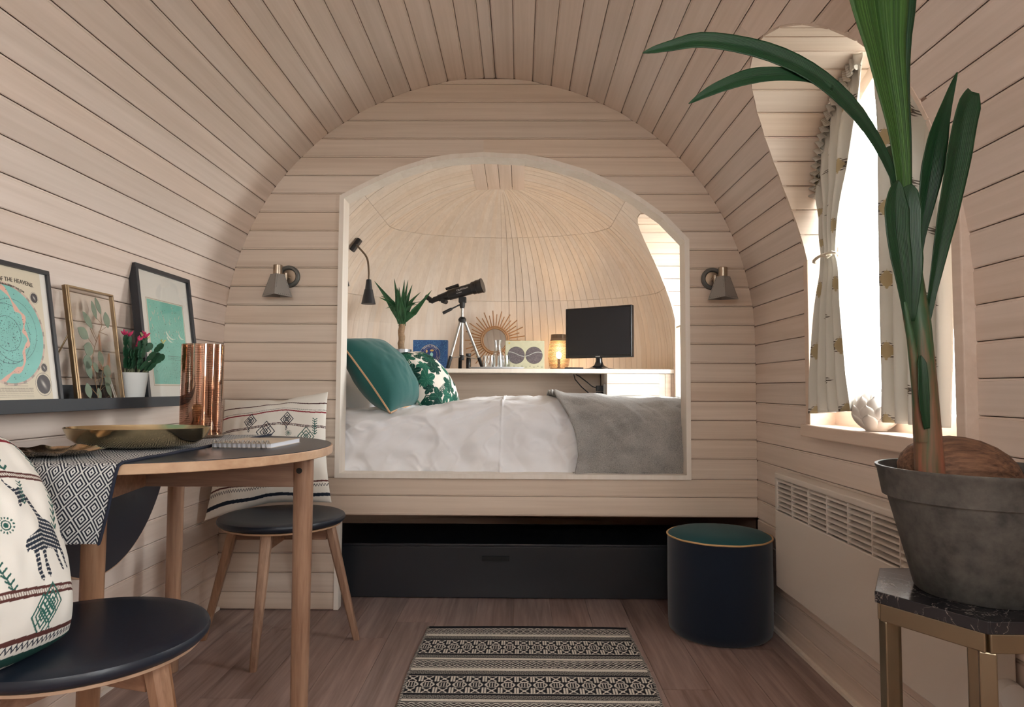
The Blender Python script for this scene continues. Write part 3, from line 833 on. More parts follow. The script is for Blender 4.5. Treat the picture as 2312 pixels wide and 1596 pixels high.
# giraffe cushion in the foreground
def paint_near(U, V, sg):
    C = np.empty(U.shape+(3,)); C[:] = CREAM
    wob = .004*np.sin(U*14+2)
    band_line(C, V, .205, INK, .0035, wob); band_line(C, V, .175, RED, .0060, wob)
    for x in (-.06, .06, .17): motif_leaf(C, U, V, x, .135, .04, TEALI, -.35)
    band_line(C, V, .088, MAROON, .0022, wob); band_line(C, V, .078, MAROON, .0022, wob); band_stitch(C, U, V, .083, LN((150,130,120)), .0028, .005, wob)
    giraffe(C, U, V, .098, .074, .215, INK)
    giraffe(C, U, V, .212, .085, .20, INK*1.1)
    motif_eye(C, U, V, .030, -.01, .017, TEALI); motif_eye(C, U, V, -.12, .02, .017, TEALI)
    motif_leaf(C, U, V, .085, .045, .02, TEALI, .2)
    motif_leaf(C, U, V, .005, -.085, .03, TEALI, -.5); motif_leaf(C, U, V, .165, .02, .04, TEALI, .3)
    band_line(C, V, -.120, MAROON, .0024, wob); band_line(C, V, -.131, MAROON, .0024, wob); band_stitch(C, U, V, -.1255, LN((150,130,120)), .0030, .005, wob)
    for x in (.085, .105): motif_diamond(C, U, V, x, -.165 if x < .1 else -.150, .033, TEALI*1.2, tip=x > .1)
    motif_diamond(C, U, V, -.08, -.16, .035, TEALI*1.2)
    band_line(C, V, -.196, MAROON, .0042, wob); band_zig(C, U, V, -.207, INK, .011, .0045, .0024, wob); band_line(C, V, -.224, TEALI*.6, .0065, wob)
    return C
def post_near(L, U, V):
    L = L.copy(); k = np.clip(np.abs(U)*np.abs(V), 0, 1)**2
    L[..., 0] *= 1-.16*k; L[..., 2] *= 1-.16*k; return L
Mx = Matrix.Translation((-0.948, 1.105, 0.650)) @ Euler((math.radians(-27), math.radians(2), math.radians(78)), 'XYZ').to_matrix().to_4x4()
cushion('giraffe_cushion', 'cream cushion printed with dark giraffes, standing on the near stool', Mx, 420, .45, .46, .25, paint_near, M_PRINT, 'printed cotton cushions', 9, post=post_near)

# ------------------------------------------------------------------ table runner
M_RUN, nt, b = new_mat('diamond_weave')
uvn = node('ShaderNodeUVMap'); sep = node('ShaderNodeSeparateXYZ'); link(uvn.outputs[0], sep.inputs[0])
RW, RL = 0.30, 1.05
u = S(sep.outputs[0])*(RW/0.034); v = S(sep.outputs[1])*(RL/0.048)
d = (u.fr()-.5).ab() + (v.fr()-.5).ab()
pat = (d*5.0 + 0.2).fr() < 0.5
link(mixc(pat, lin(214,214,212), lin(32,36,50)), b.inputs['Base Color']); b.inputs['Roughness'].default_value = .9
bump(b, pat, .2, .001)
nx, ny = 60, 220
x_r, x_l = -0.828, -1.128
uu = np.linspace(0, 1, nx); vv = np.linspace(0, 1, ny)
UU, VV = np.meshgrid(uu, vv)
XX = x_l + (x_r-x_l)*UU
s_ = VV*RL                                            # length along the runner from the far end
edge = TC.y - np.sqrt(np.clip(TR**2-(XX-TC.x)**2, .0, 9))      # table rim on the near side
y_far = 2.285 - .015*np.sin(UU*3); flat = y_far-edge
Yc = np.where(s_ < flat, y_far-s_, edge - .012*(1-np.exp(-(s_-flat)/.012)))
over = np.clip(s_-flat, 0, 9)
Zc = TZ+.0022 + .0006*np.sin(s_*40+UU*9) - np.where(over > 0, np.clip(over-.012, 0, 9)+.006*(1-np.exp(-over/.006)), 0)
Yc = Yc - .010*np.sin(UU*11+.6)*np.clip(over/.1, 0, 1); XX = XX - .034*np.clip(over/.15, 0, 1.2)*(UU > .2)*UU
zend = 0.604
Zc = np.maximum(Zc, zend+.012*np.cos(UU*2.5))
ok = VV
run = grid_mesh('table_runner', np.stack([XX, Yc, Zc], -1), M_RUN)
sol = run.modifiers.new('thick', 'SOLIDIFY'); sol.thickness = .0025; sol.offset = 1
props(run, 'black and white diamond weave runner hanging over the table edge', 'runner')
# runner's fringe cord along its right edge
hem = plain('runner_hem_navy', (36,40,56), .9)
pts = [(XX[i, -1]+.001, Yc[i, -1]-.002, Zc[i, -1]+.001) for i in range(0, ny, 2)]
G().tube(pts, .0035, 6).build('hem', hem, run)

# ------------------------------------------------------------------ things on the table
M_BRASS = plain('brushed_brass', (212,196,160), 0.2, 1.0, bumpy=.05, bscale=60)
M_GOLD = plain('cast_gold', (196,168,138), 0.25, 1.0, bumpy=.3, bscale=90)
bz = TZ+.0045
def dish(name, c, a, b_, h, label, rot):
    prof = [(.0001, .002), (.55, .002), (.80, .010), (.93, .5*h), (1.0, h), (.985, h+.001), (.91, .52*h), (.78, .014), (.5, .006), (.0001, .006)]
    M = Matrix.Rotation(rot, 4, 'Z') @ Matrix.Diagonal((a, b_, 1, 1))
    return G().lathe(prof, (*c, bz), 64, M).build(name, M_BRASS, None, smooth=True, label=label, cat='bowl', own=True)
dish('oval_bowl', (-0.978, 1.752), .178, .115, .052, 'long oval brass bowl on the table runner', math.radians(4))
g = G(); n = 150; rings = [(.0001, .006), (.35, .006), (.7, .008), (.95, .013), (1.0, .016), (.97, .014), (.68, .006), (.3, .003), (.0001, .003)]
vs = []
for r, z in rings:
    for k in range(n):
        a = 2*PI*k/n; rr = r*(.098*(1+.10*math.sin(5*a+.6)+.05*math.sin(11*a)+.025*math.sin(23*a)+.012*math.sin(41*a)))
        vs.append((-1.05+rr*math.cos(a)*1.05, 1.53+rr*math.sin(a)*.95, bz+z+.0022*r*math.sin(9*a)+.0012*r*math.sin(17*a)))
g.add(vs, [(i*n+k, i*n+(k+1) % n, (i+1)*n+(k+1) % n, (i+1)*n+k) for i in range(len(rings)-1) for k in range(n)])
g.build('leaf_dish', M_GOLD, None, smooth=True, label='leaf shaped cast gold dish with ragged rim on the runner', cat='dish', own=True)
# tall mirrored copper cylinder
M_COP, nt, bs = new_mat('mirrored_copper_glass'); out = nt.nodes['Material Output']
uvn = coords('Object'); sep = node('ShaderNodeSeparateXYZ'); link(uvn, sep.inputs[0])
ax = S.m('ARCTAN2', S(sep.outputs[1]), S(sep.outputs[0])); zz_ = S(sep.outputs[2])
uq = ax*(6/PI); vq = zz_*(1/.085)
dq = (uq.fr()-.5).ab().mx(((vq + (uq.fl()*.37)).fr()-.5).ab())
lines = (dq*15.0).fr() < .28
bs.inputs['Metallic'].default_value = 1; bs.inputs['Roughness'].default_value = .05
link(mixc(lines, lin(212,184,167), lin(150,128,116)), bs.inputs['Base Color'])
tr = node('ShaderNodeBsdfTransparent'); tr.inputs[0].default_value = (*lin(250,224,206), 1)
mxs = node('ShaderNodeMixShader')
link((1.0 - lines*.30)*(.66 - (0.10 - zz_).mx(0.0)*2.6), mxs.inputs[0]); link(tr.outputs[0], mxs.inputs[1]); link(bs.outputs[0], mxs.inputs[2]); link(mxs.outputs[0], out.inputs[0])
vs_ = thing('hurricane_vase', 'tall mirrored copper glass cylinder at the far end of the runner', 'vase', (-1.0, 2.145, bz))
G().lathe([(.0615, .008), (.0625, .015), (.0625, .290), (.0600, .290), (.0600, .015)], (-1.0, 2.145, bz), 48, close=True).build('cylinder', M_COP, vs_, smooth=True)
G().lathe([(.0001, 0), (.066, 0), (.067, .004), (.063, .009), (.0001, .012)], (-1.0, 2.145, bz), 48).build('base', clear_glass('smoked_base', (.75, .66, .58), .3), vs_, smooth=True)
G().lathe([(.0001, .012), (.030, .012), (.030, .030), (.0001, .030)], (-1.0, 2.145, bz), 24).build('candle_cup', M_BRASS, vs_, smooth=True)
# spiral notebook
nb = thing('notebook', 'white wire-bound notebook lying near the right edge of the table', 'notebook', (-0.726, 1.9, TZ))
Mn = Matrix.Translation((-0.726, 1.90, TZ)) @ Matrix.Rotation(math.radians(-4), 4, 'Z')
M_PAPER = plain('notebook_paper', (226,228,236), .8); M_COVER = plain('notebook_cover', (200,186,168), .7)
G().box((-.082, -.098, .0003), (.082, .1, .0015), Mn).build('back_cover', M_COVER, nb)
G().box((-.080, -.094, .0016), (.080, .098, .0120), Mn).build('pages', M_PAPER, nb)
G().box((-.082, -.098, .0121), (.082, .1, .0132), Mn).build('front_cover', M_COVER, nb)
M_WIRE = plain('wire_steel', (170,168,166), .3, 1)
for k in range(12):
    x = -.072 + .0131*k
    for dx in (-.0016, .0016):
        ring = [Mn @ Vector((x+dx, -.099+.0095*math.cos(a), .0085+.0118*math.sin(a))) for a in [2*PI*i/14 for i in range(15)]]
        G().tube(ring, .0009, 5).build('wire_loop', M_WIRE, nb)
# ================================================================== picture ledge and what stands on it
M_LEDGE = plain('slate_black_paint', (44,48,54), 0.5, spec=.4)
M_BLACKFRAME = plain('black_frame', (34,35,40), 0.4)
LZ = 0.871
led = thing('picture_ledge', 'long black picture ledge on the left wall above the table', 'shelf', (-1.2, 1.75, .857))
G().box((-1.2495, 1.05, .857), (-1.158, 2.352, LZ)).build('base', M_LEDGE, led, bev=.001)
G().box((-1.2495, 1.05, LZ), (-1.238, 2.352, .925)).build('back_rail', M_LEDGE, led, bev=.001)
G().box((-1.158, 1.05, .857), (-1.148, 2.352, .889)).build('front_lip', M_LEDGE, led, bev=.001)
def leaning(y0, y1, h, xb, xt, thick):
    """matrix of a frame standing on the ledge: local x along +Y of the room, local y up the frame, local z out of the wall"""
    dx = xt-xb; hz = math.sqrt(h*h-dx*dx)
    return basis((xb, y0, LZ), (0, 1, 0), (dx/h, 0, hz/h))
def frame_parts(root, M, w, h, bar, depth, mat):
    for nm, lo, hi in (('frame_bottom', (0, 0, -depth), (w, bar, 0)), ('frame_top', (0, h-bar, -depth), (w, h, 0)), ('frame_left', (0, bar, -depth), (bar, h-bar, 0)), ('frame_right', (w-bar, bar, -depth), (w, h-bar, 0))):
        G().box(lo, hi, M).build(nm, mat, root, bev=.0008)
# local z of `leaning` = x cross y = (0,1,0)x(dx,0,hz) = (hz,0,-dx): out of the wall
# --- star map
w, h = .30, .352
M1 = leaning(1.448, 1.748, h, -1.168, -1.222, .015)
sm = thing('star_map_picture', 'black framed turquoise star chart at the left end of the ledge', 'picture', (-1.19, 1.6, LZ))
frame_parts(sm, M1, w, h, .0115, .018, M_BLACKFRAME)
n = 330
X, Y = np.meshgrid(np.linspace(.010, w-.010, n), np.linspace(.010, h-.010, n))
C = np.empty(X.shape+(3,)); C[:] = LN((226,222,214))
sheet = (X > .028) & (X < w-.032); C[sheet] = LN((214,203,180))
cx0, cy0, R0 = w*.5-.012, .176, .118
r = np.hypot(X-cx0, Y-cy0); a = np.arctan2(Y-cy0, X-cx0)
C[(r < R0+.006) & (r > R0)] = LN((205,180,165)); C[(r < R0+.006) & (r > R0) & (np.sin(a*24) > .4)] = LN((160,146,136))
C[r < R0] = LN((126,192,182))*(0.93+.14*smooth_noise(X[r < R0, None]*40, Y[r < R0, None]*40, 1.0, 4))
for rr in (.072, .042): C[np.abs(r-rr) < .0007] = LN((76,110,112))
C[np.abs(np.hypot(X-cx0-.02, Y-cy0-.01)-.076) < .0006] = LN((80,110,112))
milky = (np.abs(np.hypot((X-cx0+.055), (Y-cy0))-.115+.006*np.sin(a*7)) < .0048+.0022*np.sin(a*13)) & (r < R0); C[milky] = LN((222,174,156))
st_x = RNG.normal(cx0-.01, .05, 520); st_y = RNG.normal(cy0, .05, 520)
for q, (sx_, sy_) in enumerate(zip(st_x, st_y)):
    if math.hypot(sx_-cx0, sy_-cy0) > R0-.004: continue
    i0 = int((sy_-.010)/(h-.02)*(n-1)); j0 = int((sx_-.010)/(w-.02)*(n-1)); k = 2 if q % 4 == 0 else 1
    C[i0:i0+k, j0:j0+k+1] = LN((60,80,86))
def plate(px, py, rr, seed):
    d = np.hypot(X-px, Y-py); C[(d < rr*1.22) & (d > rr*1.15)] = LN((150,140,128)); C[d < rr] = LN((62,56,58))
    m = np.exp(-((X-px)*.8+(Y-py)*.6)**2/(rr*.16)**2-((X-px)*.6-(Y-py)*.8)**2/(rr*.42)**2); C[:] = np.where((d < rr)[..., None], C+(LN((196,190,184))-C)*m[..., None], C)
plate(w-.060, .274, .0125, 1); plate(w-.052, .098, .0105, 1); plate(w-.060, .056, .024, 2); plate(.06, .06, .024, 2); plate(.06, .285, .013, 2)
for k in range(6):
    m = (np.abs(Y-(.046-.0042*k)) < .0008) & (X > .06+.01) & (X < w-.098) & (np.sin(X*2200+k*7) > -.5); C[m] = LN((140,128,112))
m = (np.abs(Y-.0545) < .0035) & (np.abs(Y-.0545) > .0028) & (X > .11) & (X < w-.115); C[m] = LN((140,128,112))
P3 = lambda M, X, Y, z: (np.stack([X, Y, np.full(X.shape, z), np.ones(X.shape)], -1) @ np.array(M).T)[..., :3]
M_POSTER = vcol('poster_paper', .45, spec=.5)
grid_mesh('print', P3(M1, X, Y, -.006), M_POSTER, sm, C, smooth=False)
M_INKT = plain('printed_ink', (70,64,58), .7)
text_mesh('OF THE HEAVENS.', .0148, M1 @ Matrix.Translation((w-.118, h-.043, -.0054)), M_INKT, sm, bend=.42)
text_mesh('VISIBLE AT NIGHT THROUGHOUT THE YEAR', .0068, M1 @ Matrix.Translation((w-.160, h-.057, -.0054)), M_INKT, sm, bend=.20)
# --- brass and glass frame with pressed eucalyptus
w, h = .207, .327
M2 = leaning(1.811, 2.018, h, -1.166, -1.215, .012)
bf = thing('brass_glass_frame', 'thin brass and glass frame holding pressed eucalyptus leaves', 'picture', (-1.19, 1.91, LZ))
M_OLDB = plain('antique_brass', (160,138,110), 0.36, 1.0)
frame_parts(bf, M2, w, h, .0052, .012, M_OLDB)
G().box((-.006, .0, -.013), (-.0005, h, -.002), M2).build('hinge_bar', M_OLDB, bf, bev=.0006)
M_PANE = clear_glass('picture_glass', (.995, .995, .99), .04, .10)
G().box((.006, .006, -.0035), (w-.006, h-.006, -.0025), M2).build('pane', M_PANE, bf); G().box((.006, .006, -.0105), (w-.006, h-.006, -.0095), M2).build('pane', M_PANE, bf)
G().tube([M2 @ Vector((-.004, .19, -.012)), Vector((-1.225, 1.80, 1.01)), Vector((-1.232, 1.80, .95))], .0022, 8).build('stand_wire', M_OLDB, bf)
M_EUC = plain('pressed_eucalyptus', (120,138,120), .75, var=.12, vscale=60); M_STEM = plain('dried_stem', (146,116,88), .8); M_FERN = plain('dried_fern', (176,128,96), .8)
def px2(px, py):                      # position inside this frame from the drawing of its contents (0..1, 0..1)
    return px*w, (1-py)*h
def flat_leaf(root, M, x, y, a, L, W, mat, z=-.0065):
    pts = []
    for i in range(9): t = i/8; pts.append((t*L, W*.5*math.sin(PI*t)**.8))
    for i in range(7, 0, -1): t = i/8; pts.append((t*L, -W*.5*math.sin(PI*t)**.8))
    ca, sa = math.cos(a), math.sin(a)
    G().prism([(x+p*ca-q*sa, y+p*sa+q*ca) for p, q in pts], 2, z-.0005, z+.0005, M).build('leaf', mat, root)
for px, py, deg, L, W in ((.70,.22,112,.052,.020),(.585,.27,105,.054,.020),(.47,.36,128,.058,.025),(.83,.335,96,.048,.030),(.36,.45,148,.050,.034),(.43,.565,160,.042,.040),(.38,.665,170,.040,.042),(.32,.80,105,.052,.028),(.25,.965,100,.044,.030),(.46,1.0,95,.036,.022),(.60,.685,100,.046,.026),(.48,.745,115,.034,.020),(.66,.785,70,.040,.034),(.64,.86,60,.036,.030),(.72,.955,112,.050,.022)):
    x, y = px2(px, py-.02); flat_leaf(bf, M2, x, max(y, .012), math.radians(deg), L, W, M_EUC)
    tw = [px2(*q_) for q_ in [(.44,.985),(.42,.90),(.40,.80),(.385,.70),(.37,.62),(.42,.56),(.47,.50),(.545,.43),(.62,.36),(.70,.29)]]
    tw = [q_ for q_ in tw if q_[1] < y+.004] or tw[:1]
    near_ = min(tw, key=lambda q_: math.hypot(q_[0]-x, q_[1]-y+.012)); bx_, by_ = x+.006*math.cos(math.radians(deg)), max(y, .012)+.006*math.sin(math.radians(deg))
    G().tube([M2 @ Vector((bx_, by_, -.0066)), M2 @ Vector((*near_, -.0066))], .0006, 5).build('petiole', M_STEM, bf)
for pts in ([(.44,.995),(.40,.80),(.37,.62),(.47,.50),(.62,.36),(.70,.29)], [(.36,.99),(.55,.80),(.60,.70),(.55,.62)], [(.43,.93),(.30,.86)], [(.60,.36),(.80,.38)], [(.52,.45),(.42,.34)]):
    G().tube([M2 @ Vector((*px2(*p), -.0065)) for p in pts], .0009, 6).build('stem', M_STEM, bf)
for (xa, ya), (xb, yb) in (((.58,.70),(.60,.40)), ((.70,.78),(.78,.56))):
    g = G(); A = Vector(px2(xa, ya)); B = Vector(px2(xb, yb))
    for i in range(26):
        t = i/25; p = A+(B-A)*t
        for sg in (-1, 1):
            q = p+Vector((sg*(.013*(1-t)+.003), .006)); g.tube([M2 @ Vector((*p, -.0067)), M2 @ Vector((*q, -.0067))], .0007, 4)
    g.tube([M2 @ Vector((*A, -.0067)), M2 @ Vector((*B, -.0067))], .0008, 5); g.build('fern_sprig', M_FERN, bf)
# --- leaning clear glass tube
gt = thing('glass_vial', 'small clear striped glass vial leaning behind the brass frame', 'vial', (-1.2, 2.0, LZ))
a0, a1 = Vector((-1.212, 2.018, LZ+.014)), Vector((-1.216, 1.972, LZ+.098))
M_CG = clear_glass('vial_glass', (.92, .94, .93), .5)
G().cyl(a0, a1, .0155, n=20).build('body', M_CG, gt, smooth=True)
dv = (a1-a0).normalized(); G().cyl(a1, a1+dv*.006, .011, n=16).build('stopper', plain('vial_cap', (150,150,146), .3, .8), gt)
M_WHITEP = plain('white_paint', (224,226,224), .4)
for k in range(3):
    off = Vector((.0156*math.cos(-.9+.7*k), .0, 0)) + Vector((0, .0156*math.sin(-.9+.7*k), 0)); G().tube([a0+off, a1-dv*.01+off], .0016, 6).build('stripe', M_WHITEP, gt)
# --- white pot with a flowering cactus
cp = thing('cactus_pot', 'white pot of pink flowering holiday cactus on the ledge', 'potted plant', (-1.192, 2.088, LZ))
pc = Vector((-1.192, 2.088, LZ))
G().lathe([(.0001, 0), (.034, 0), (.0355, .003), (.0465, .093), (.0435, .093), (.0405, .080), (.0001, .078)], pc, 40).build('pot', plain('white_ceramic', (222,224,222), .35), cp, smooth=True)
M_CACT = plain('cactus_green', (38,86,58), .5, var=.25, vscale=80); M_PINK = plain('pink_petal', (188,42,92), .6); M_BUD = plain('pale_bud', (196,200,140), .6); M_WSTEM = plain('woody_stem', (120,124,96), .7)
random.seed(21)
def pad(p, d, L, W):
    d = d.normalized(); s = d.cross(Vector((1, 0, .2))).normalized(); nrm = d.cross(s)
    pts = [(0, .25), (.15, .7), (.35, .9), (.45, .75), (.6, 1), (.8, .85), (.92, .6), (1, .3)]
    out = [p+d*(L*t)+s*(W*.5*w_) for t, w_ in pts] + [p+d*(L*t)-s*(W*.5*w_) for t, w_ in pts[::-1]]
    k = len(out); vs = [q+nrm*.0016 for q in out] + [q-nrm*.0016 for q in out]
    G().add(vs, [tuple(range(k)), tuple(range(2*k-1, k-1, -1))] + [(i, (i+1) % k, k+(i+1) % k, k+i) for i in range(k)]).build('leaf_pad', M_CACT, cp)
    return p+d*L
stems = [(-.01, -.2, 3), (.018, .25, 3), (.005, .0, 2), (-.012, .7, 3), (.022, -.4, 3), (.02, -.75, 3), (-.02, .35, 3), (.0, .15, 3), (.012, -.12, 3), (-.008, -.35, 3), (.015, .55, 2), (-.015, -.6, 2), (.02, .85, 2), (.0, -.95, 2), (.01, 1.2, 2)]
for q, (sx_, tl, nseg) in enumerate(stems):
    p = pc+Vector((sx_, -.02+.003*q, .078)); d = Vector((sx_*8+(.55 if tl > .2 else .15), tl*.5, 1))
    p2 = p+d.normalized()*.028; G().tube([p, p2], .0022, 6).build('stem', M_WSTEM, cp); p = p2
    for k in range(nseg):
        p = pad(p, d, .034, .026 if k else .02); d = d+Vector((0, tl*.25, -.12*k))
    if q in (0, 2, 4, 5, 8, 9):
        for j in range(6):
            e = p+Vector((random.uniform(-.010, .010), random.uniform(-.016, .016), random.uniform(.004, .020)))
            G().tube([p, p+(e-p)*.5, e], [.0015, .0036, .0006], 6).build('flower', M_PINK, cp)
    elif q in (1, 6, 7):
        for j in range(4):
            e = p+Vector((random.uniform(-.006, .006), random.uniform(-.010, .010), .012)); G().tube([p, e], [.001, .0022], 6).build('bud', M_BUD, cp)
# --- framed sea chart
w, h = .36, .450
M3 = leaning(2.142, 2.502, h, -1.163, -1.223, .03)
sc = thing('sea_chart_picture', 'tall deep black frame with a mint green sea chart', 'picture', (-1.19, 2.32, LZ))
frame_parts(sc, M3, w, h, .0145, .026, M_BLACKFRAME)
n = 300
X, Y = np.meshgrid(np.linspace(.013, w-.013, int(n*.8)), np.linspace(.013, h-.013, n))
C = np.empty(X.shape+(3,)); C[:] = LN((224,220,210))
x0, x1, y0, y1 = .062, w-.062, .060, h-.108
bd = (X > x0-.006) & (X < x1+.006) & (Y > y0-.006) & (Y < y1+.006); C[bd] = LN((216,206,186))
m = (X > x0-.0045) & (X < x1+.0045) & (Y > y0-.0045) & (Y < y1+.0045) & ~((X > x0-.0035) & (X < x1+.0035) & (Y > y0-.0035) & (Y < y1+.0035)); C[m] = LN((140,128,112))
sea = (X > x0) & (X < x1) & (Y > y0) & (Y < y1); C[sea] = (LN((110,186,168))*(0.92+.16*smooth_noise(X*30, Y*30, 1.0, 6))[..., None])[sea]
hc = ((x0+x1)/2+.02, .17)
ang_ = np.arctan2(Y-hc[1], X-hc[0]); rr = np.hypot(X-hc[0], Y-hc[1])
m = sea & (np.abs(((ang_*28/PI) % 1)-.5) < .035) & (rr < .13) & (rr > .02); C[m] = LN((150,206,190))
for k in range(26):
    ax, ay = RNG.uniform(x0+.01, x1-.03), RNG.uniform(y1-.13, y1-.02); L = RNG.uniform(.005, .016); th = RNG.uniform(.9, 2.2)
    C[sea & (seg_d(X, Y, (ax, ay), (ax+L*math.cos(th), ay+L*math.sin(th))) < .0011)] = LN((218,188,168))
for (ax, ay, rr_) in (((x0+x1)/2+.03, y1-.075, .05), ((x0+x1)/2+.02, y1-.10, .035), (x1-.02, y1-.09, .03)):
    d = np.hypot(X-ax, Y-ay); t = np.arctan2(Y-ay, X-ax); C[sea & (np.abs(d-rr_) < .0015+.002*np.sin(t*2)) & (t > -2.6) & (t < -.3)] = LN((214,222,206))
for k in range(150):
    ax, ay = RNG.uniform(x0+.006, x1-.012), RNG.uniform(y0+.006, y1-.006); C[sea & (np.abs(Y-ay) < .0009) & (X > ax) & (X < ax+RNG.uniform(.002, .007))] = LN((70,124,112))
for k in range(3): C[sea & (np.abs(Y-(y1-.185-.006*k)) < .0009) & (X > x0+.10) & (np.sin(X*1500+k) > -.4)] = LN((70,110,100))
grid_mesh('print', P3(M3, X, Y, -.010), M_POSTER, sc, C, smooth=False)
G().box((.013, .013, -.0075), (w-.013, h-.013, -.0065), M3).build('pane', clear_glass('print_glazing', (1, 1, 1), .03, .25), sc)

# ================================================================== bulkhead spotlights
M_STEEL = plain('brushed_nickel', (176,160,142), 0.32, 1.0); M_GREYM = plain('grey_shade_metal', (150,145,140), 0.5, .1); M_HOLE = plain('perforation_dark', (24,24,26), .8)
def spot(xc, zc, sgn, label):
    o = thing('wall_spotlight', label, 'wall lamp', (xc, YB, zc), group='spotlights on the bulkhead')
    ring = [(.030, .0), (.0455, .0), (.0475, .004), (.0465, .012), (.042, .016), (.034, .016), (.030, .012)]
    Mr = Matrix.Rotation(PI/2, 4, 'X')
    G().lathe(ring, (xc, YB-.0002, zc), 48, Mr, close=True).build('base_ring', plain('pewter', (104,104,100), .45, .5), o, smooth=True)
    G().lathe([(.0001, .0), (.031, .0), (.031, .006), (.0001, .007)], (xc, YB-.0002, zc), 32, Mr).build('base_plate', M_STEEL, o, smooth=True)
    sx_ = xc - sgn*.028; sy_ = YB-.062
    G().tube([(xc, YB-.005, zc-.004), (xc-sgn*.004, YB-.035, zc-.004), (sx_+sgn*.012, sy_, zc+.002)], .0065, 10).build('arm', M_STEEL, o, smooth=True)
    G().cyl((xc-sgn*.002, YB-.038, zc-.02), (xc-sgn*.002, YB-.038, zc+.010), .007, n=12).build('knuckle', M_STEEL, o, smooth=True)
    G().lathe([(.0001, .040), (.0165, .040), (.0182, .038), (.0182, -.001), (.0001, -.001)], (sx_, sy_, zc), 28).build('socket', M_STEEL, o, smooth=True)
    # four sided flared shade with folded corners
    zt, zb = zc+.001, zc-.094; tilt = math.radians(45+9*sgn)
    def corner(r, z, k, rad=0):
        a = tilt+PI/4+k*PI/2; return Vector((sx_+r*math.cos(a), sy_+r*math.sin(a), z))
    g = G(); rt_, rb_ = .0285, .061; th = .0018
    for k in range(4):
        p = [corner(rt_, zt, k), corner(rt_, zt, k+1), corner(rb_, zb+.006*(k % 2), k+1), corner(rb_, zb+.006*((k+1) % 2), k)]
        q = [corner(rt_-th*1.4, zt, k), corner(rt_-th*1.4, zt, k+1), corner(rb_-th*1.4, zb+.006*(k % 2), k+1), corner(rb_-th*1.4, zb+.006*((k+1) % 2), k)]
        g.add(p+q, [(0, 3, 2, 1), (4, 5, 6, 7), (3, 7, 6, 2)])
    sh = g.build('shade', M_GREYM, o)
    g = G()
    for k in range(4):
        A0, A1, B1, B0 = corner(rt_, zt, k), corner(rt_, zt, k+1), corner(rb_, zb+.003, k+1), corner(rb_, zb+.003, k)
        nrm = (B0-A0).cross(A1-A0).normalized()
        if nrm.dot((A0+B1)/2-Vector((sx_, sy_, (zt+zb)/2))) < 0: nrm = -nrm
        pts = []
        for i in range(15):
            t = (i+.7)/15.4; L0, L1 = A0.lerp(B0, t), A1.lerp(B1, t); wd = (L1-L0).length
            pts += [L0.lerp(L1, .0055/wd), L0.lerp(L1, 1-.0055/wd)]
        for i in range(1, 9): pts.append(A0.lerp(B0, .94).lerp(A1.lerp(B1, .94), i/9))
        for p in pts:
            fx, fy, _ = frame_of(nrm); c = p+nrm*.0004
            g.add([c+(fx*math.cos(PI*j/3)+fy*math.sin(PI*j/3))*.0013 for j in range(6)], [tuple(range(6))])
    g.build('perforations', M_HOLE, sh, kind='stuff')
    G().lathe([(.0001, -.018), (.010, -.02), (.018, -.045), (.016, -.062), (.0001, -.068)], (sx_, sy_, zc), 16).build('bulb', plain('bulb_glass', (196,190,180), .3), o, smooth=True)
    return o
spot(-0.977, 1.389, 1, 'grey perforated wall spotlight on the bulkhead left of the alcove')
spot(0.811, 1.384, -1, 'grey perforated wall spotlight on the bulkhead right of the alcove')
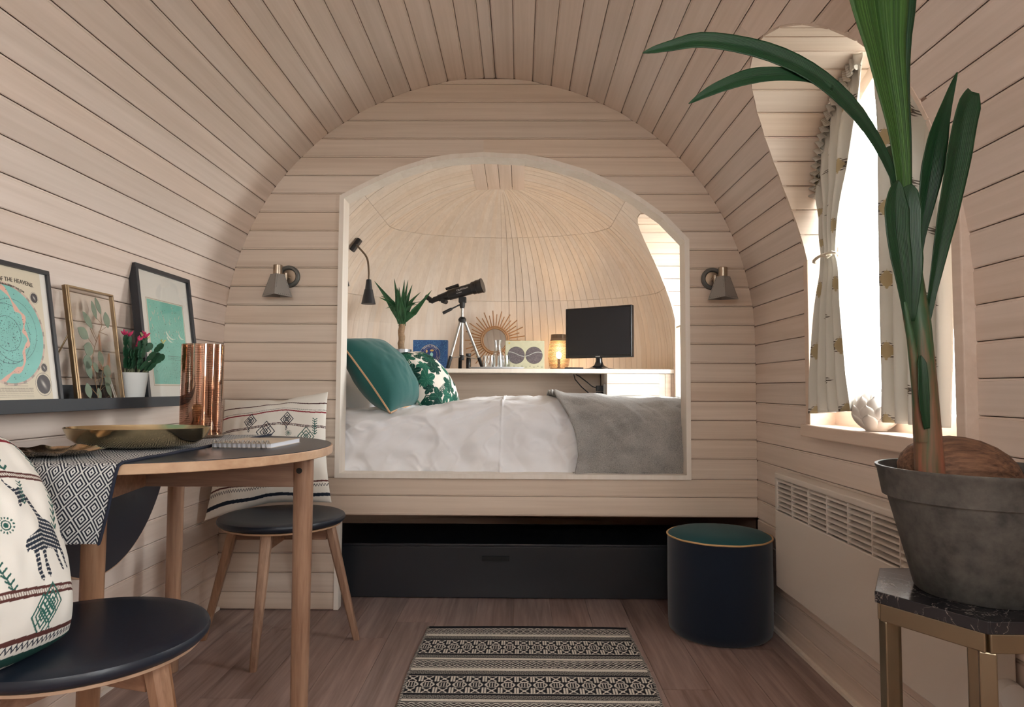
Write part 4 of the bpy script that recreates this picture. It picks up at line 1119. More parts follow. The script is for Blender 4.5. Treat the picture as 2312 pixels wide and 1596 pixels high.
# ================================================================== inside the alcove: bed
M_LINEN = plain('white_linen', (240,240,243), 0.9, bumpy=.05, bscale=900)
bed = thing('bed', 'white made bed filling the alcove', 'bed', (-0.1, 3.55, .43))
G().box((-1.18, 3.07, .431), (0.93, 4.21, .70)).build('mattress', M_LINEN, bed, bev=.03)
def bed_top(x):          # height of the duvet's crown along the bed
    return .835 + .03*np.exp(-((x-.1)/.5)**2) - .015*np.exp(-((x+.75)/.25)**2)
def bed_surface(U, V, lift=0.0, x0=-1.14, x1=.945):
    """U along the bed, V from the back edge over the top and down the front"""
    X = x0+(x1-x0)*U
    Ltop = 1.215; Lr = .16; Lf = .22; L = Ltop+Lr+Lf; s = V*L
    yb_ = 4.20
    zt = bed_top(X)
    Y = np.empty(U.shape); Z = np.empty(U.shape)
    y_edge = 2.985; rad = .10
    top = s < Ltop-.05
    # smooth profile: flat top, rounded shoulder, steep front
    t = np.clip((s-(Ltop-.10))/(rad*PI/2+.06), 0, 1); a = t*PI/2
    ystart = yb_-(Ltop-.10)
    Y = np.where(s < Ltop-.10, yb_-s, ystart-(rad+.01)*np.sin(a)); Z = np.where(s < Ltop-.10, zt, zt-(rad)*(1-np.cos(a)))
    down = np.clip(s-(Ltop-.10)-(rad*PI/2+.06), 0, 9); Z = Z-down; Y = Y-.025*np.sin(np.clip(down/.2, 0, 1)*PI*.5)
    Z = np.where(s < .06, Z-.05*(1-s/.06)**2, Z)
    front = np.clip((s-(Ltop-.2))/.2, 0, 1)
    # creases: long soft folds on the top, diagonal ones on the front
    w1 = smooth_noise(X*2.2+3, s*1.4, .22, 31)-.5; w2 = smooth_noise(X*5+s*3, s*7-X*2, .33, 32)-.5; w3 = smooth_noise(X*16+s*9, s*7, .4, 33)-.5
    ridge = 1-np.abs(2*smooth_noise(X*4.5-s*3.2+7, s*2.2+X*1.1, .42, 35)-1); w4 = np.clip(ridge-.72, 0, 1)*2.2
    ridge2 = 1-np.abs(2*smooth_noise(X*3.2+s*5+2, s*2.0-X*2, .30, 38)-1); w5 = np.clip(ridge2-.8, 0, 1)*2.5
    nrm = .034*w1+.014*w2*(.5+front)+.003*w3+.007*w4*(.3+.7*front)+.006*w5
    fall = np.clip((L-s)/.06, 0, 1)
    nrm = nrm*fall+lift
    Z = Z+nrm*(1-front*.75); Y = Y-nrm*front*1.1
    return X, Y, Z, s, L
nx, ny = 520, 330
U, V = np.meshgrid(np.linspace(0, 1, nx), np.linspace(0, 1, ny))
X, Y, Z, s, L = bed_surface(U, V)
seam = np.exp(-((X+.075+.02*(s-1.2)*(s > 1.2))/.0035)**2); Z = Z+.005*seam*(s < 1.2); Y = Y-.006*seam*(s >= 1.1)
Z = np.maximum(Z, .552)
dv_ = grid_mesh('duvet', np.stack([X, Y, Z], -1), M_LINEN, bed)
# grey woollen throw over the foot of the bed
M_WOOL, nt, b = new_mat('grey_wool')
n1 = noise(coords(), 420, 3, .7); n2 = noise(coords(), 9, 3)
link(ramp(S(n1.outputs[0])*.75+S(n2.outputs[0])*.25, [(.32, lin(112,110,108)), (.66, lin(204,200,195))]), b.inputs['Base Color'])
b.inputs['Roughness'].default_value = 1; b.inputs['Sheen Weight'].default_value = .4; bump(b, n1.outputs[0], .9, .004)
nx, ny = 300, 330
U, V = np.meshgrid(np.linspace(0, 1, nx), np.linspace(.045, .992, ny))
e_ = V**3
xl = .165+.085*np.clip((V-.72)/.2, 0, 1)+.022*np.sin(V*16+1)*np.clip((V-.6)*3, 0, 1)
U2 = (xl+U*(.955-xl)+1.14)/2.085
X, Y, Z, s, L = bed_surface(U2, V, .013)
fold = np.exp(-((X-xl)/.035)**2)*np.clip((s-.15)/.3, 0, 1)
Z = Z+.018*fold*(1-np.clip((s-1.1)/.15, 0, 1)); fr_ = np.clip((s-1.1)/.15, 0, 1)
Y = Y-fr_*(.016*np.sin((X-.05)*13+s*1.5)*np.clip((s-1.1)*4, 0, 1)+.020*fold+.010)-.004
Z = np.maximum(Z, .556)
bl = grid_mesh('throw_blanket', np.stack([X, Y, Z], -1), M_WOOL); props(bl, 'grey woollen throw draped over the foot of the bed', 'blanket')
so = bl.modifiers.new('thick', 'SOLIDIFY'); so.thickness = .012; so.offset = -1
g = G()
for i in range(0, nx, 3):
    p = Vector((X[-1, i], Y[-1, i]-.004, Z[-1, i]+.012)); g.tube([p, p+Vector((.002, -.006, -.006)), p+Vector((.005, -.003, -.014))], .0026, 5)
g.build('fringe', M_WOOL, bl, kind='stuff')

# ------------------------------------------------------------------ cushions and pillow on the bed
def soft_cushion(name, label, M, w, h, t, mat, n=90, paint=None, piping=None, seed=4, group=None):
    base = M @ Vector((0, 0, -h/2)); o = thing(name, label, 'cushion' if 'cushion' in name else 'pillow', tuple(base), group=group)
    U, V, X, Z, Tn = pillow_points(n, w, h, t, seed=seed, wr=.005)
    R = np.array(M.to_3x3()); T0 = np.array(M.translation)
    for sg, nm in ((-1, 'front_panel'), (1, 'back_panel')):
        P = np.stack([X, sg*Tn, Z], -1) @ R.T+T0; C = paint(U*w/2, V*h/2) if paint else None
        if sg == 1: P = P[:, ::-1]; C = C[:, ::-1] if C is not None else None
        grid_mesh(nm, P, mat, o, C)
    if piping:
        idx = [(0, j) for j in range(0, n, 3)]+[(i, n-1) for i in range(0, n, 3)]+[(n-1, j) for j in range(n-1, 0, -3)]+[(i, 0) for i in range(n-1, 0, -3)]
        pts = [Vector(np.array([X[i, j], 0, Z[i, j]]) @ R.T+T0) for i, j in idx]; pts.append(pts[0])
        G().tube(pts, .0045, 6, cap=False).build('piping', piping, o, smooth=True)
    return o
def frame3(o, ex, ez):
    """matrix: local x -> ex, local z -> ez, local -y is the face that shows"""
    ex = Vector(ex).normalized(); ez = Vector(ez); ez = (ez-ex*ez.dot(ex)).normalized(); ey = ez.cross(ex)
    M = Matrix.Identity(4)
    for i in range(3): M[i][0], M[i][1], M[i][2], M[i][3] = ex[i], ey[i], ez[i], o[i]
    return M
M_TEAL = plain('teal_linen', (28,92,88), .9, var=.10, vscale=400, bumpy=.22, bscale=900, sheen=.2)
M_PIPE = plain('tan_piping', (206,164,128), .8); M_GPIPE = plain('green_piping', (110,148,128), .8)
G_PIL = soft_cushion('white_pillow', 'plump white pillow at the head of the bed behind the teal cushion', frame3((-0.955, 3.36, .96), (.25, .95, 0.05), (-.60, .12, .79)), .66, .44, .17, M_LINEN, seed=12)
soft_cushion('teal_cushion', 'teal linen cushion with tan piping leaning on the pillow', frame3((-0.635, 3.17, .985), (.22, .97, .05), (-.62, .0, .78)), .41, .41, .23, M_TEAL, piping=M_PIPE, seed=14)
def paint_palm(U, V):
    C = np.empty(U.shape+(3,)); C[:] = LN((226,218,208)); r = np.random.default_rng(8)
    greens = [LN((22,74,60)), LN((34,96,78)), LN((18,58,50))]
    for k in range(30):                                                # palmate leaves
        cx, cz = r.uniform(-.21, .21), r.uniform(-.21, .21); s_ = r.uniform(.03, .055); a0 = r.uniform(0, 6.3)
        d = np.hypot(U-cx, V-cz); a = np.arctan2(V-cz, U-cx)-a0
        lim = s_*(.55+.45*np.abs(np.cos(a*2.5)))*(1-.25*(np.cos(a) < -.6)); m = d < lim; C[m] = greens[k % 3]
        C[m & (np.abs(np.sin(a*5)) < .10)] = LN((96,140,120))
    for k in range(30):                                                # fern fronds
        cx, cz = r.uniform(-.22, .22), r.uniform(-.22, .22); a = r.uniform(0, 6.3); L = r.uniform(.05, .09)
        for i in range(9):
            t = i/9; p = (cx+L*t*math.cos(a), cz+L*t*math.sin(a))
            for sg in (-1, 1):
                q = (p[0]+.022*(1-t*.7)*math.cos(a+sg*.9), p[1]+.022*(1-t*.7)*math.sin(a+sg*.9)); C[seg_d(U, V, p, q) < .0026] = greens[(k+1) % 3]*.8
    return C
soft_cushion('leaf_print_cushion', 'cream cushion with dark green jungle leaf print', frame3((-0.485, 3.43, .940), (.26, .95, .08), (-.66, .05, .75)), .41, .40, .25, vcol('leaf_print_cotton', .85, .1, 700), n=260, paint=paint_palm, piping=M_GPIPE, seed=16)

# ================================================================== shelf and cabinet behind the bed
SHZ = 1.043
shp = [(CX-hw(1.0)+.004, 4.25)]+[(CX-(hw(1.0)-.006)*math.cos(PI*i/40), YD+KD*(hw(1.0)-.006)*math.sin(PI*i/40)) for i in range(41)]+[(CX+hw(1.0)-.004, 4.25)]
G().prism([p for p in shp], 2, SHZ-.026, SHZ).build('alcove_shelf', M_TRIM, None, label='pale wooden shelf across the alcove behind the bed', cat='shelf', bev=.002, own=True)
cab = thing('corner_cabinet', 'pale boarded cupboard block under the right end of the shelf', 'cabinet', (.71, 4.4, .43))
G().box((.545, 4.262, .43), (.87, 4.54, SHZ-.027)).build('body', M_TRIM, cab)
for k in range(8):
    z0 = .43+.0747*k; G().box((.545, 4.250, z0+.001), (.87, 4.2615, min(z0+.0737, SHZ-.028))).build('board', M_BACK, cab, bev=.0015)
for k in range(3): G().box((.8715+.0375*k, 4.262, .43), (.8715+.0375*k+.036, 4.274, SHZ-.028)).build('upright_board', M_BACK, cab, bev=.0015)
G().box((CX-1.10, 4.60, .43), (.545, 4.62, SHZ-.027)).build('shelf_back_panel', M_BACK, None, label='plain pale board closing the recess below the shelf', cat='panel', own=True)
so_ = thing('wall_socket', 'grey double power socket with black plugs under the shelf', 'socket', (.535, 4.33, .88))
M_PLUG = plain('black_plastic', (26,26,28), .4)
G().box((.531, 4.30, .86), (.5445, 4.40, .95)).build('plate', plain('socket_grey', (168,166,162), .4), so_, bev=.002)
for dz in (.885, .925): G().box((.490, 4.325, dz-.018), (.531, 4.375, dz+.016)).build('plug', M_PLUG, so_, bev=.003)
cb = G().tube([(.36, 4.50, SHZ-.03), (.362, 4.42, .98), (.40, 4.36, .93), (.45, 4.33, .885), (.475, 4.34, .86), (.50, 4.35, .885)], .0035, 8); cb.build('power_cable', M_PLUG, None, smooth=True, label='black cable drooping from the shelf to the lower plug', cat='cable', own=True)
G().tube([(.375, 4.50, SHZ-.03), (.39, 4.42, 1.0), (.43, 4.36, .965), (.465, 4.345, .935), (.495, 4.35, .925)], .0035, 8).build('power_cable', M_PLUG, None, smooth=True, label='black cable running from the shelf to the upper plug', cat='cable', own=True)

# ------------------------------------------------------------------ television
tv = thing('television', 'black flat screen television on the right of the shelf', 'television', (.53, 4.45, SHZ))
Mt = basis((.508, 4.42, 1.287), (.84, -.54, .0), (0, 0, 1))
G().box((-.238, -.166, -.036), (.238, .166, 0), Mt).build('casing', plain('gloss_black', (20,20,22), .18, spec=.6), tv, bev=.005)
G().box((-.224, -.145, 0), (.224, .154, .0012), Mt).build('screen', plain('screen_black', (38,37,40), .30, spec=.35), tv)
G().box((-.016, -.160, 0), (.016, -.154, .0012), Mt).build('badge', plain('badge_silver', (160,160,160), .4, .4), tv)
G().lathe([(.0001, 0), (.105, 0), (.105, .006), (.06, .014), (.032, .03), (.022, .055), (.020, .10), (.0001, .10)], (.518, 4.435, SHZ+.0005), 40, sx=1.0, sy=.75).build('stand', plain('stand_black', (24,24,26), .15, spec=.7), tv, smooth=True)
G().box((.292, 4.375, SHZ+.0005), (.412, 4.45, SHZ+.014)).build('remote_box', M_PLUG, None, label='flat black set-top box lying beside the television foot', cat='box', bev=.003, own=True)
# ------------------------------------------------------------------ lit lantern lamp
lm = thing('table_lamp', 'glowing pierced metal lantern lamp beside the television', 'lamp', (.271, 4.67, SHZ))
M_LANT, nt, bs = new_mat('pierced_metal'); out = nt.nodes['Material Output']
sep = node('ShaderNodeSeparateXYZ'); link(coords(), sep.inputs[0])
an = S.m('ARCTAN2', S(sep.outputs[1]), S(sep.outputs[0])); zl = S(sep.outputs[2])
row = (zl*(1/.0085)).fl(); uu_ = an*(26/PI)+row*.5
hole = ((uu_.fr()-.5).ab() < .27)*(((zl*(1/.0085)).fr()-.5).ab() < .30)*(zl > .015)*(zl < .205)
bs.inputs['Metallic'].default_value = .6; bs.inputs['Roughness'].default_value = .45; bs.inputs['Base Color'].default_value = rgba((150,128,108))
tb = node('ShaderNodeBsdfTransparent'); mxs = node('ShaderNodeMixShader'); link(hole, mxs.inputs[0]); link(bs.outputs[0], mxs.inputs[1]); link(tb.outputs[0], mxs.inputs[2]); link(mxs.outputs[0], out.inputs[0])
prof = [(.055, 0), (.066, .03), (.074, .08), (.073, .13), (.065, .18), (.054, .225), (.051, .245)]
G().lathe(prof, (.271, 4.67, SHZ+.001), 64, close=False).build('shade', M_LANT, lm, smooth=True)
me_ = lm.children[0].data
import bmesh
bm_ = bmesh.new(); bm_.from_mesh(me_); bmesh.ops.delete(bm_, geom=[f for f in bm_.faces if len(f.verts) > 4], context='FACES_ONLY'); bm_.to_mesh(me_); bm_.free()
G().lathe([(.0545, .215), (.0555, .215), (.0530, .2465), (.0515, .2465)], (.271, 4.67, SHZ+.001), 48, close=True).build('top_band', plain('lantern_band', (128,108,90), .4, .6), lm, smooth=True)
G().lathe([(.0001, 0), (.055, 0), (.055, .004), (.0001, .004)], (.271, 4.67, SHZ+.0005), 40).build('base', plain('lantern_base', (110,94,80), .5, .6), lm)
M_BULB, nt, bs = new_mat('lit_bulb'); bs.inputs['Emission Color'].default_value = (1, .62, .25, 1); bs.inputs['Emission Strength'].default_value = 60
G().ellipsoid((.271, 4.67, SHZ+.105), (.018, .018, .026)).build('bulb', M_BULB, lm, smooth=True)
G().cyl((.271, 4.67, SHZ+.004), (.271, 4.67, SHZ+.085), .010, n=12).build('bulb_holder', M_PLUG, lm)
pl = bpy.data.lights.new('lamp_light', 'POINT'); pl.energy = 1.2; pl.color = (1, .62, .28); pl.shadow_soft_size = .02
plo = bpy.data.objects.new('lamp_light', pl); COL.objects.link(plo); plo.parent = lm; plo.location = (0, 0, .15)
# ------------------------------------------------------------------ moon map box
mb = thing('moon_map_box', 'pale game box printed with two dark moon discs', 'box', (.037, 4.42, SHZ))
Mm = basis((-.090, 4.425, SHZ+.0005), (.995, .05, 0), (0, .04, 1))
G().box((0, 0, -.045), (.254, .188, 0), Mm).build('carton', plain('box_card', (188,182,152), .6), mb, bev=.001)
X, Y = np.meshgrid(np.linspace(.001, .253, 200), np.linspace(.001, .187, 150)); C = np.empty(X.shape+(3,)); C[:] = LN((192,188,158))*(0.95+.1*smooth_noise(X*60, Y*60, 1., 3))[..., None]
for cx in (.070, .186):
    d = np.hypot(X-cx, Y-.093); m = d < .055; nz_ = smooth_noise(X*180, Y*180, 1., 5); C[m] = (LN((96,86,88))*(0.7+.6*nz_)[..., None])[m]; C[(d < .056) & (d > .0545)] = LN((60,56,56))
m = np.abs(Y-(.10+.014*np.sin(X*34+.6))) < .0022; m &= (np.hypot(X-.07, Y-.093) < .055) | (np.hypot(X-.186, Y-.093) < .055); C[m] = LN((170,170,164))
for k in range(9): C[np.hypot(X-(.03+.026*k), Y-(.016+.006*(k % 2))) < .0035] = LN((120,120,104))
C[np.hypot(X-.025, Y-.172) < .006] = LN((196,176,96))
grid_mesh('printed_lid', P3(Mm, X, Y, .0008), M_POSTER, mb, C, smooth=False)
# ------------------------------------------------------------------ tray, carafe, glasses
tr_ = thing('serving_tray', 'round white tray holding carafe and glasses', 'tray', (-.144, 4.36, SHZ))
G().lathe([(.0001, .001), (.15, .001), (.172, .006), (.178, .012), (.176, .0125), (.168, .0085), (.15, .004), (.0001, .004)], (-.144, 4.37, SHZ), 56, sy=.62).build('dish', plain('white_enamel', (206,210,216), .3), tr_, smooth=True)
for a in (.6, 2.2, 3.8, 5.4): G().ellipsoid((-.144+.12*math.cos(a), 4.37+.07*math.sin(a), SHZ+.0006), (.004, .004, .0006), 8).build('foot', M_WIRE, tr_)
M_DRINK = clear_glass('drinking_glass', (.95, .965, .965), .18)
tzz = SHZ+.0045
def tumbler(x, y, label):
    o = thing('tumbler', label, 'glass', (x, y, tzz), group='tumblers on the tray')
    G().lathe([(.0001, 0), (.030, 0), (.036, .006), (.0405, .03), (.0375, .082), (.0362, .082), (.039, .03), (.034, .009), (.0001, .007)], (x, y, tzz), 32).build('bowl', M_DRINK, o, smooth=True)
tumbler(-.194, 4.345, 'clear tumbler on the tray left of the carafe'); tumbler(-.098, 4.335, 'clear tumbler on the tray in front of the moon box')
cf = thing('carafe', 'slender clear glass water carafe between the tumblers', 'carafe', (-.138, 4.40, tzz))
G().lathe([(.0001, 0), (.040, 0), (.044, .008), (.042, .05), (.030, .10), (.021, .13), (.020, .15), (.027, .186), (.0258, .186), (.0188, .15), (.0198, .13), (.0285, .10), (.0405, .05), (.042, .01), (.0001, .006)], (-.138, 4.40, tzz), 36).build('body', M_DRINK, cf, smooth=True)
# ------------------------------------------------------------------ sunburst mirror
mi = thing('sunburst_mirror', 'round mirror in a rattan sunburst frame', 'mirror', (-.172, 4.79, SHZ))
Ms = basis((-.172, 4.775, SHZ+.2145), (1, 0, 0), (0, .10, 1))
M_RAT = plain('rattan', (166,122,82), .55, var=.15, vscale=40)
def circ(r, z, n=48): return [Ms @ Vector((r*math.cos(2*PI*i/n), r*math.sin(2*PI*i/n), z)) for i in range(n+1)]
G().tube(circ(.095, .004), .0065, 8, cap=False).build('rim', M_RAT, mi, smooth=True); G().tube(circ(.083, .006), .004, 8, cap=False).build('inner_rim', M_RAT, mi, smooth=True)
G().prism([(.084*math.cos(2*PI*i/48), .084*math.sin(2*PI*i/48)) for i in range(48)], 2, -.003, .003, Ms).build('glass', plain('mirror_glass', (205,200,194), .03, 1.0), mi)
random.seed(5)
for k in range(42):
    a = 2*PI*k/42; L = .212 if k % 2 else .180
    if k % 7 == 3: L += .006
    d = Vector((math.cos(a), math.sin(a), 0))
    G().tube([Ms @ (d*.094), Ms @ (d*L)], [.0052, .0040], 6).build('ray', M_RAT, mi)
# ------------------------------------------------------------------ telescope
ts = thing('telescope', 'small black refractor telescope on a silver tripod', 'telescope', (-.372, 4.45, SHZ))
M_TUBE = plain('telescope_black', (26,26,28), .30, spec=.6); M_ALU = plain('tripod_aluminium', (186,184,180), .30, .9); M_BLKP = plain('matt_black_plastic', (30,30,32), .5)
Ta, Tb = Vector((-.530, 4.47, 1.513)), Vector((-.238, 4.40, 1.588)); td = (Tb-Ta).normalized()
at = lambda t, o=Vector((0, 0, 0)): Ta+td*t+o
LT = (Tb-Ta).length
G().tube([at(.02), at(.07), at(.072), at(LT-.06)], [.024, .030, .034, .036], 28).build('tube', M_TUBE, ts, smooth=True)
G().tube([at(LT-.075), at(LT-.07), at(LT-.045), at(LT-.043), at(LT-.012), at(LT-.008), at(LT)], [.0385, .042, .042, .045, .045, .048, .048], 28).build('dew_shield', M_TUBE, ts, smooth=True)
G().tube([at(-.035), at(-.005), at(-.003), at(.02)], [.018, .018, .023, .023], 20).build('focuser', M_BLKP, ts, smooth=True)
zu = Vector((0, 0, 1)); zu = (zu-td*zu.dot(td)).normalized(); sd = td.cross(zu)
G().cyl(at(.03, -zu*.030-sd*.03), at(.03, -zu*.030+sd*.03), .016, n=18).build('focus_knob', M_BLKP, ts, smooth=True)
dp = at(-.035); G().tube([dp+td*.005, dp-td*.018-zu*.006, dp-td*.030+zu*.004], .017, 14).build('diagonal', M_BLKP, ts, smooth=True)
G().tube([dp-td*.022+zu*.002, dp-td*.052+zu*.036], [.0155, .0155], 16).build('eyepiece', M_BLKP, ts, smooth=True)
G().tube([at(.06, zu*.045), at(.15, zu*.047)], [.009, .011], 12).build('finder_scope', M_BLKP, ts, smooth=True)
G().box((-.012, -.007, 0), (.012, .007, .022), basis(at(.085, zu*.030), td, sd)).build('finder_bracket', M_BLKP, ts)
wl = plain('white_lettering', (214,214,212), .5)
Mtx = basis(at(LT-.135, -sd*0)+(-Vector((0, 1, 0))+zu*.15).normalized()*.0368, td, zu)
text_mesh('CELESTRON', .0150, Mtx @ Matrix.Translation((-.004, .004, .0)), wl, ts, depth=.0004)
text_mesh('TRAVELER', .0085, Mtx @ Matrix.Translation((-.032, -.014, -.001)), wl, ts, depth=.0004)
hd = Vector((-.374, 4.445, 1.455))
G().box((hd.x-.024, hd.y-.018, hd.z+.024), (hd.x+.026, hd.y+.018, hd.z+.062)).build('mount_head', M_BLKP, ts, bev=.004)
G().tube([hd+Vector((0, 0, .03)), hd+Vector((0, 0, -.002)), hd+Vector((0, 0, -.012))], [.020, .017, .013], 16).build('pan_head', M_BLKP, ts, smooth=True)
G().tube([hd+Vector((-.012, -.01, .012)), Vector((-.435, 4.42, 1.44)), Vector((-.445, 4.42, 1.435)), Vector((-.498, 4.415, 1.407))], [.005, .005, .0105, .0105], 10).build('pan_handle', M_BLKP, ts, smooth=True)
G().cyl(hd+Vector((0, 0, -.34)), hd+Vector((0, 0, -.005)), .0095, n=16).build('centre_post', M_ALU, ts, smooth=True)
cr = hd+Vector((0, 0, -.085))
G().lathe([(.0001, -.022), (.022, -.022), (.027, 0), (.016, .016), (.0001, .016)], cr, 18).build('leg_crown', M_BLKP, ts, smooth=True)
for fx, fy in ((-.460, 4.385), (-.240, 4.535), (-.400, 4.60)):
    f0 = Vector((fx, fy, SHZ+.006)); t0 = cr+Vector(((fx-cr.x)*.10, (fy-cr.y)*.10, -.004))
    lg_ = G().tube([t0, t0.lerp(f0, .80)], .0098, 12).build('leg', M_ALU, ts, smooth=True)
    G().tube([t0.lerp(f0, .76), t0.lerp(f0, .78), t0.lerp(f0, .985), f0], [.0115, .0125, .0125, .010], 12).build('foot_clamp', M_BLKP, lg_, smooth=True)
    G().tube([hd+Vector((0, 0, -.325)), t0.lerp(f0, .80)], .0032, 6).build('spreader', M_ALU, ts)
G().cyl(hd+Vector((0, 0, -.352)), hd+Vector((0, 0, -.318)), .015, n=14).build('spreader_hub', M_BLKP, ts, smooth=True)
# small spare eyepiece tube standing beside the tripod
ep = thing('spare_eyepiece', 'small upright black eyepiece tube beside the tripod foot', 'eyepiece', (-.335, 4.50, SHZ))
G().lathe([(.0001, 0), (.016, 0), (.016, .07), (.0145, .072), (.0145, .088), (.0175, .090), (.0175, .106), (.0001, .106)], (-.335, 4.50, SHZ+.0005), 24).build('barrel', M_TUBE, ep, smooth=True)
# ------------------------------------------------------------------ blue puzzle box
pb = thing('puzzle_box', 'blue square SEEING STARS puzzle box on the shelf', 'box', (-.57, 4.40, SHZ))
Mp = basis((-.694, 4.435, SHZ+.0005), (1, .0, 0), (0, .05, 1))
G().box((0, 0, -.05), (.225, .192, 0), Mp).build('carton', plain('puzzle_blue', (28,72,124), .5), pb, bev=.001)
X, Y = np.meshgrid(np.linspace(.001, .224, 190), np.linspace(.001, .191, 170)); C = np.empty(X.shape+(3,)); C[:] = LN((30,78,134))
wv = np.abs(((smooth_noise(X*70, Y*70, 1., 2)*5) % 1)-.5); C[wv < .06] = LN((92,148,190))
cx, cz = .112, .095; d = np.hypot(X-cx, Y-cz); C[d < .064] = LN((32,58,116)); C[(d < .066) & (d > .064)] = LN((196,176,140)); C[(d < .046) & (d > .0446)] = LN((196,176,140))
a = np.arctan2(Y-cz, X-cx); C[(np.abs(d-.055) < .0028) & (a < -.25) & (a > -2.9) & (np.sin(a*60) > -.2)] = LN((196,190,180))
C[np.hypot((X-cx+.018), (Y-cz+.010)*1.2) < .013] = LN((190,140,90)); C[np.hypot((X-cx-.010), (Y-cz)*.7) < .010] = LN((150,206,206)); C[np.hypot((X-cx-.012)*.6, (Y-cz-.028)) < .007] = LN((200,160,90)); C[np.hypot((X-cx+.022)*1.6, (Y-cz-.022)) < .010] = LN((210,170,110)); C[np.hypot((X-cx-.004), (Y-cz+.030)*1.6) < .010] = LN((206,130,110))
grid_mesh('printed_lid', P3(Mp, X, Y, .0008), M_POSTER, pb, C, smooth=False)
text_mesh('SEEING STARS', .0165, Mp @ Matrix.Translation((cx, cz+.0575, .0014)), wl, pb, bend=.0575)
# ------------------------------------------------------------------ yucca
yu = thing('yucca_plant', 'small yucca with spiky leaves in a grey metal pot', 'potted plant', (-.775, 4.44, SHZ))
G().lathe([(.0001, 0), (.066, 0), (.068, .004), (.070, .128), (.067, .128), (.065, .11), (.0001, .108)], (-.775, 4.45, SHZ+.001), 40).build('pot', plain('grey_metal_pot', (150,152,154), .3, .7), yu, smooth=True)
M_TRUNK = plain('yucca_bark', (150,124,98), .9, var=.25, vscale=70, bumpy=.6, bscale=90)
G().tube([(-.772+.003*math.sin(i*1.7), 4.45, SHZ+.105+.021*i) for i in range(10)], [.0205+.0015*(i % 2) for i in range(10)], 14).build('trunk', M_TRUNK, yu, smooth=True)
M_YL = plain('yucca_leaf', (34,84,46), .4, var=.25, vscale=30)
def blade(pts, wid, mat, root, name='leaf', fold=.25, n=14, tipw=0.0, side=None, thick=.0012):
    """a leaf blade along a smooth path; V folded"""
    P = [Vector(p) for p in pts]; m = len(P)
    def cr_(t):
        f = t*(m-1); i = min(int(f), m-2); u = f-i; p0, p1, p2, p3 = P[max(i-1, 0)], P[i], P[i+1], P[min(i+2, m-1)]
        return .5*((2*p1)+(p2-p0)*u+(2*p0-5*p1+4*p2-p3)*u*u+(3*p1-p0-3*p2+p3)*u**3)
    vs = []; fs = []
    for k in range(n+1):
        t = k/n; c = cr_(t); d = (cr_(min(t+.02, 1))-cr_(max(t-.02, 0))).normalized()
        sd_ = Vector(side) if side is not None else d.cross(Vector((0, 0, 1)))
        sd_ = sd_-d*sd_.dot(d)
        if sd_.length < 1e-3: sd_ = Vector((1, 0, 0))
        sd_.normalize(); up_ = sd_.cross(d)
        w_ = wid(t) if callable(wid) else wid*(math.sin(PI*min(1, t*.86+.14))**.8)
        for q in (-1, -.5, 0, .5, 1): vs.append(c+sd_*(w_*.5*q)+up_*(abs(q)*w_*fold))
    for k in range(n):
        for j in range(4): a_ = k*5+j; fs.append((a_, a_+1, a_+6, a_+5))
    o = G().add(vs, fs).build(name, mat, root, smooth=False)
    o.data.polygons.foreach_set('use_smooth', [True]*len(o.data.polygons))
    sl = o.modifiers.new('thick', 'SOLIDIFY'); sl.thickness = thick
    return o
yc_ = Vector((-.775, 4.45, 1.355))
for tip, wd, bow in (((-.945, 4.40, 1.615), .040, .02), ((-.900, 4.35, 1.50), .034, .05), ((-.825, 4.45, 1.640), .036, 0), ((-.765, 4.50, 1.640), .034, 0), ((-.735, 4.46, 1.632), .03, 0), ((-.700, 4.42, 1.595), .034, .01), ((-.570, 4.40, 1.555), .046, -.02), ((-.645, 4.36, 1.455), .022, .05), ((-.630, 4.42, 1.485), .020, .05), ((-.860, 4.36, 1.43), .030, .06), ((-.780, 4.33, 1.56), .046, .02), ((-.745, 4.35, 1.55), .042, .02), ((-.800, 4.36, 1.53), .040, .02), ((-.92, 4.50, 1.53), .03, .05), ((-.66, 4.52, 1.56), .03, .03), ((-.81, 4.55, 1.60), .03, .01)):
    tip = Vector(tip); mid = yc_.lerp(tip, .5)+Vector((0, 0, bow)); b0 = yc_+Vector((random.uniform(-.012, .012), random.uniform(-.012, .012), random.uniform(-.04, .0)))
    blade([b0, b0.lerp(mid, .55)+Vector((0, 0, .01)), mid, tip], lambda t, wd=wd: wd*1.3*(.55+.45*math.sin(PI*min(1, t*1.1)))*(1-t**3), M_YL, yu, side=(1, 0, .2))
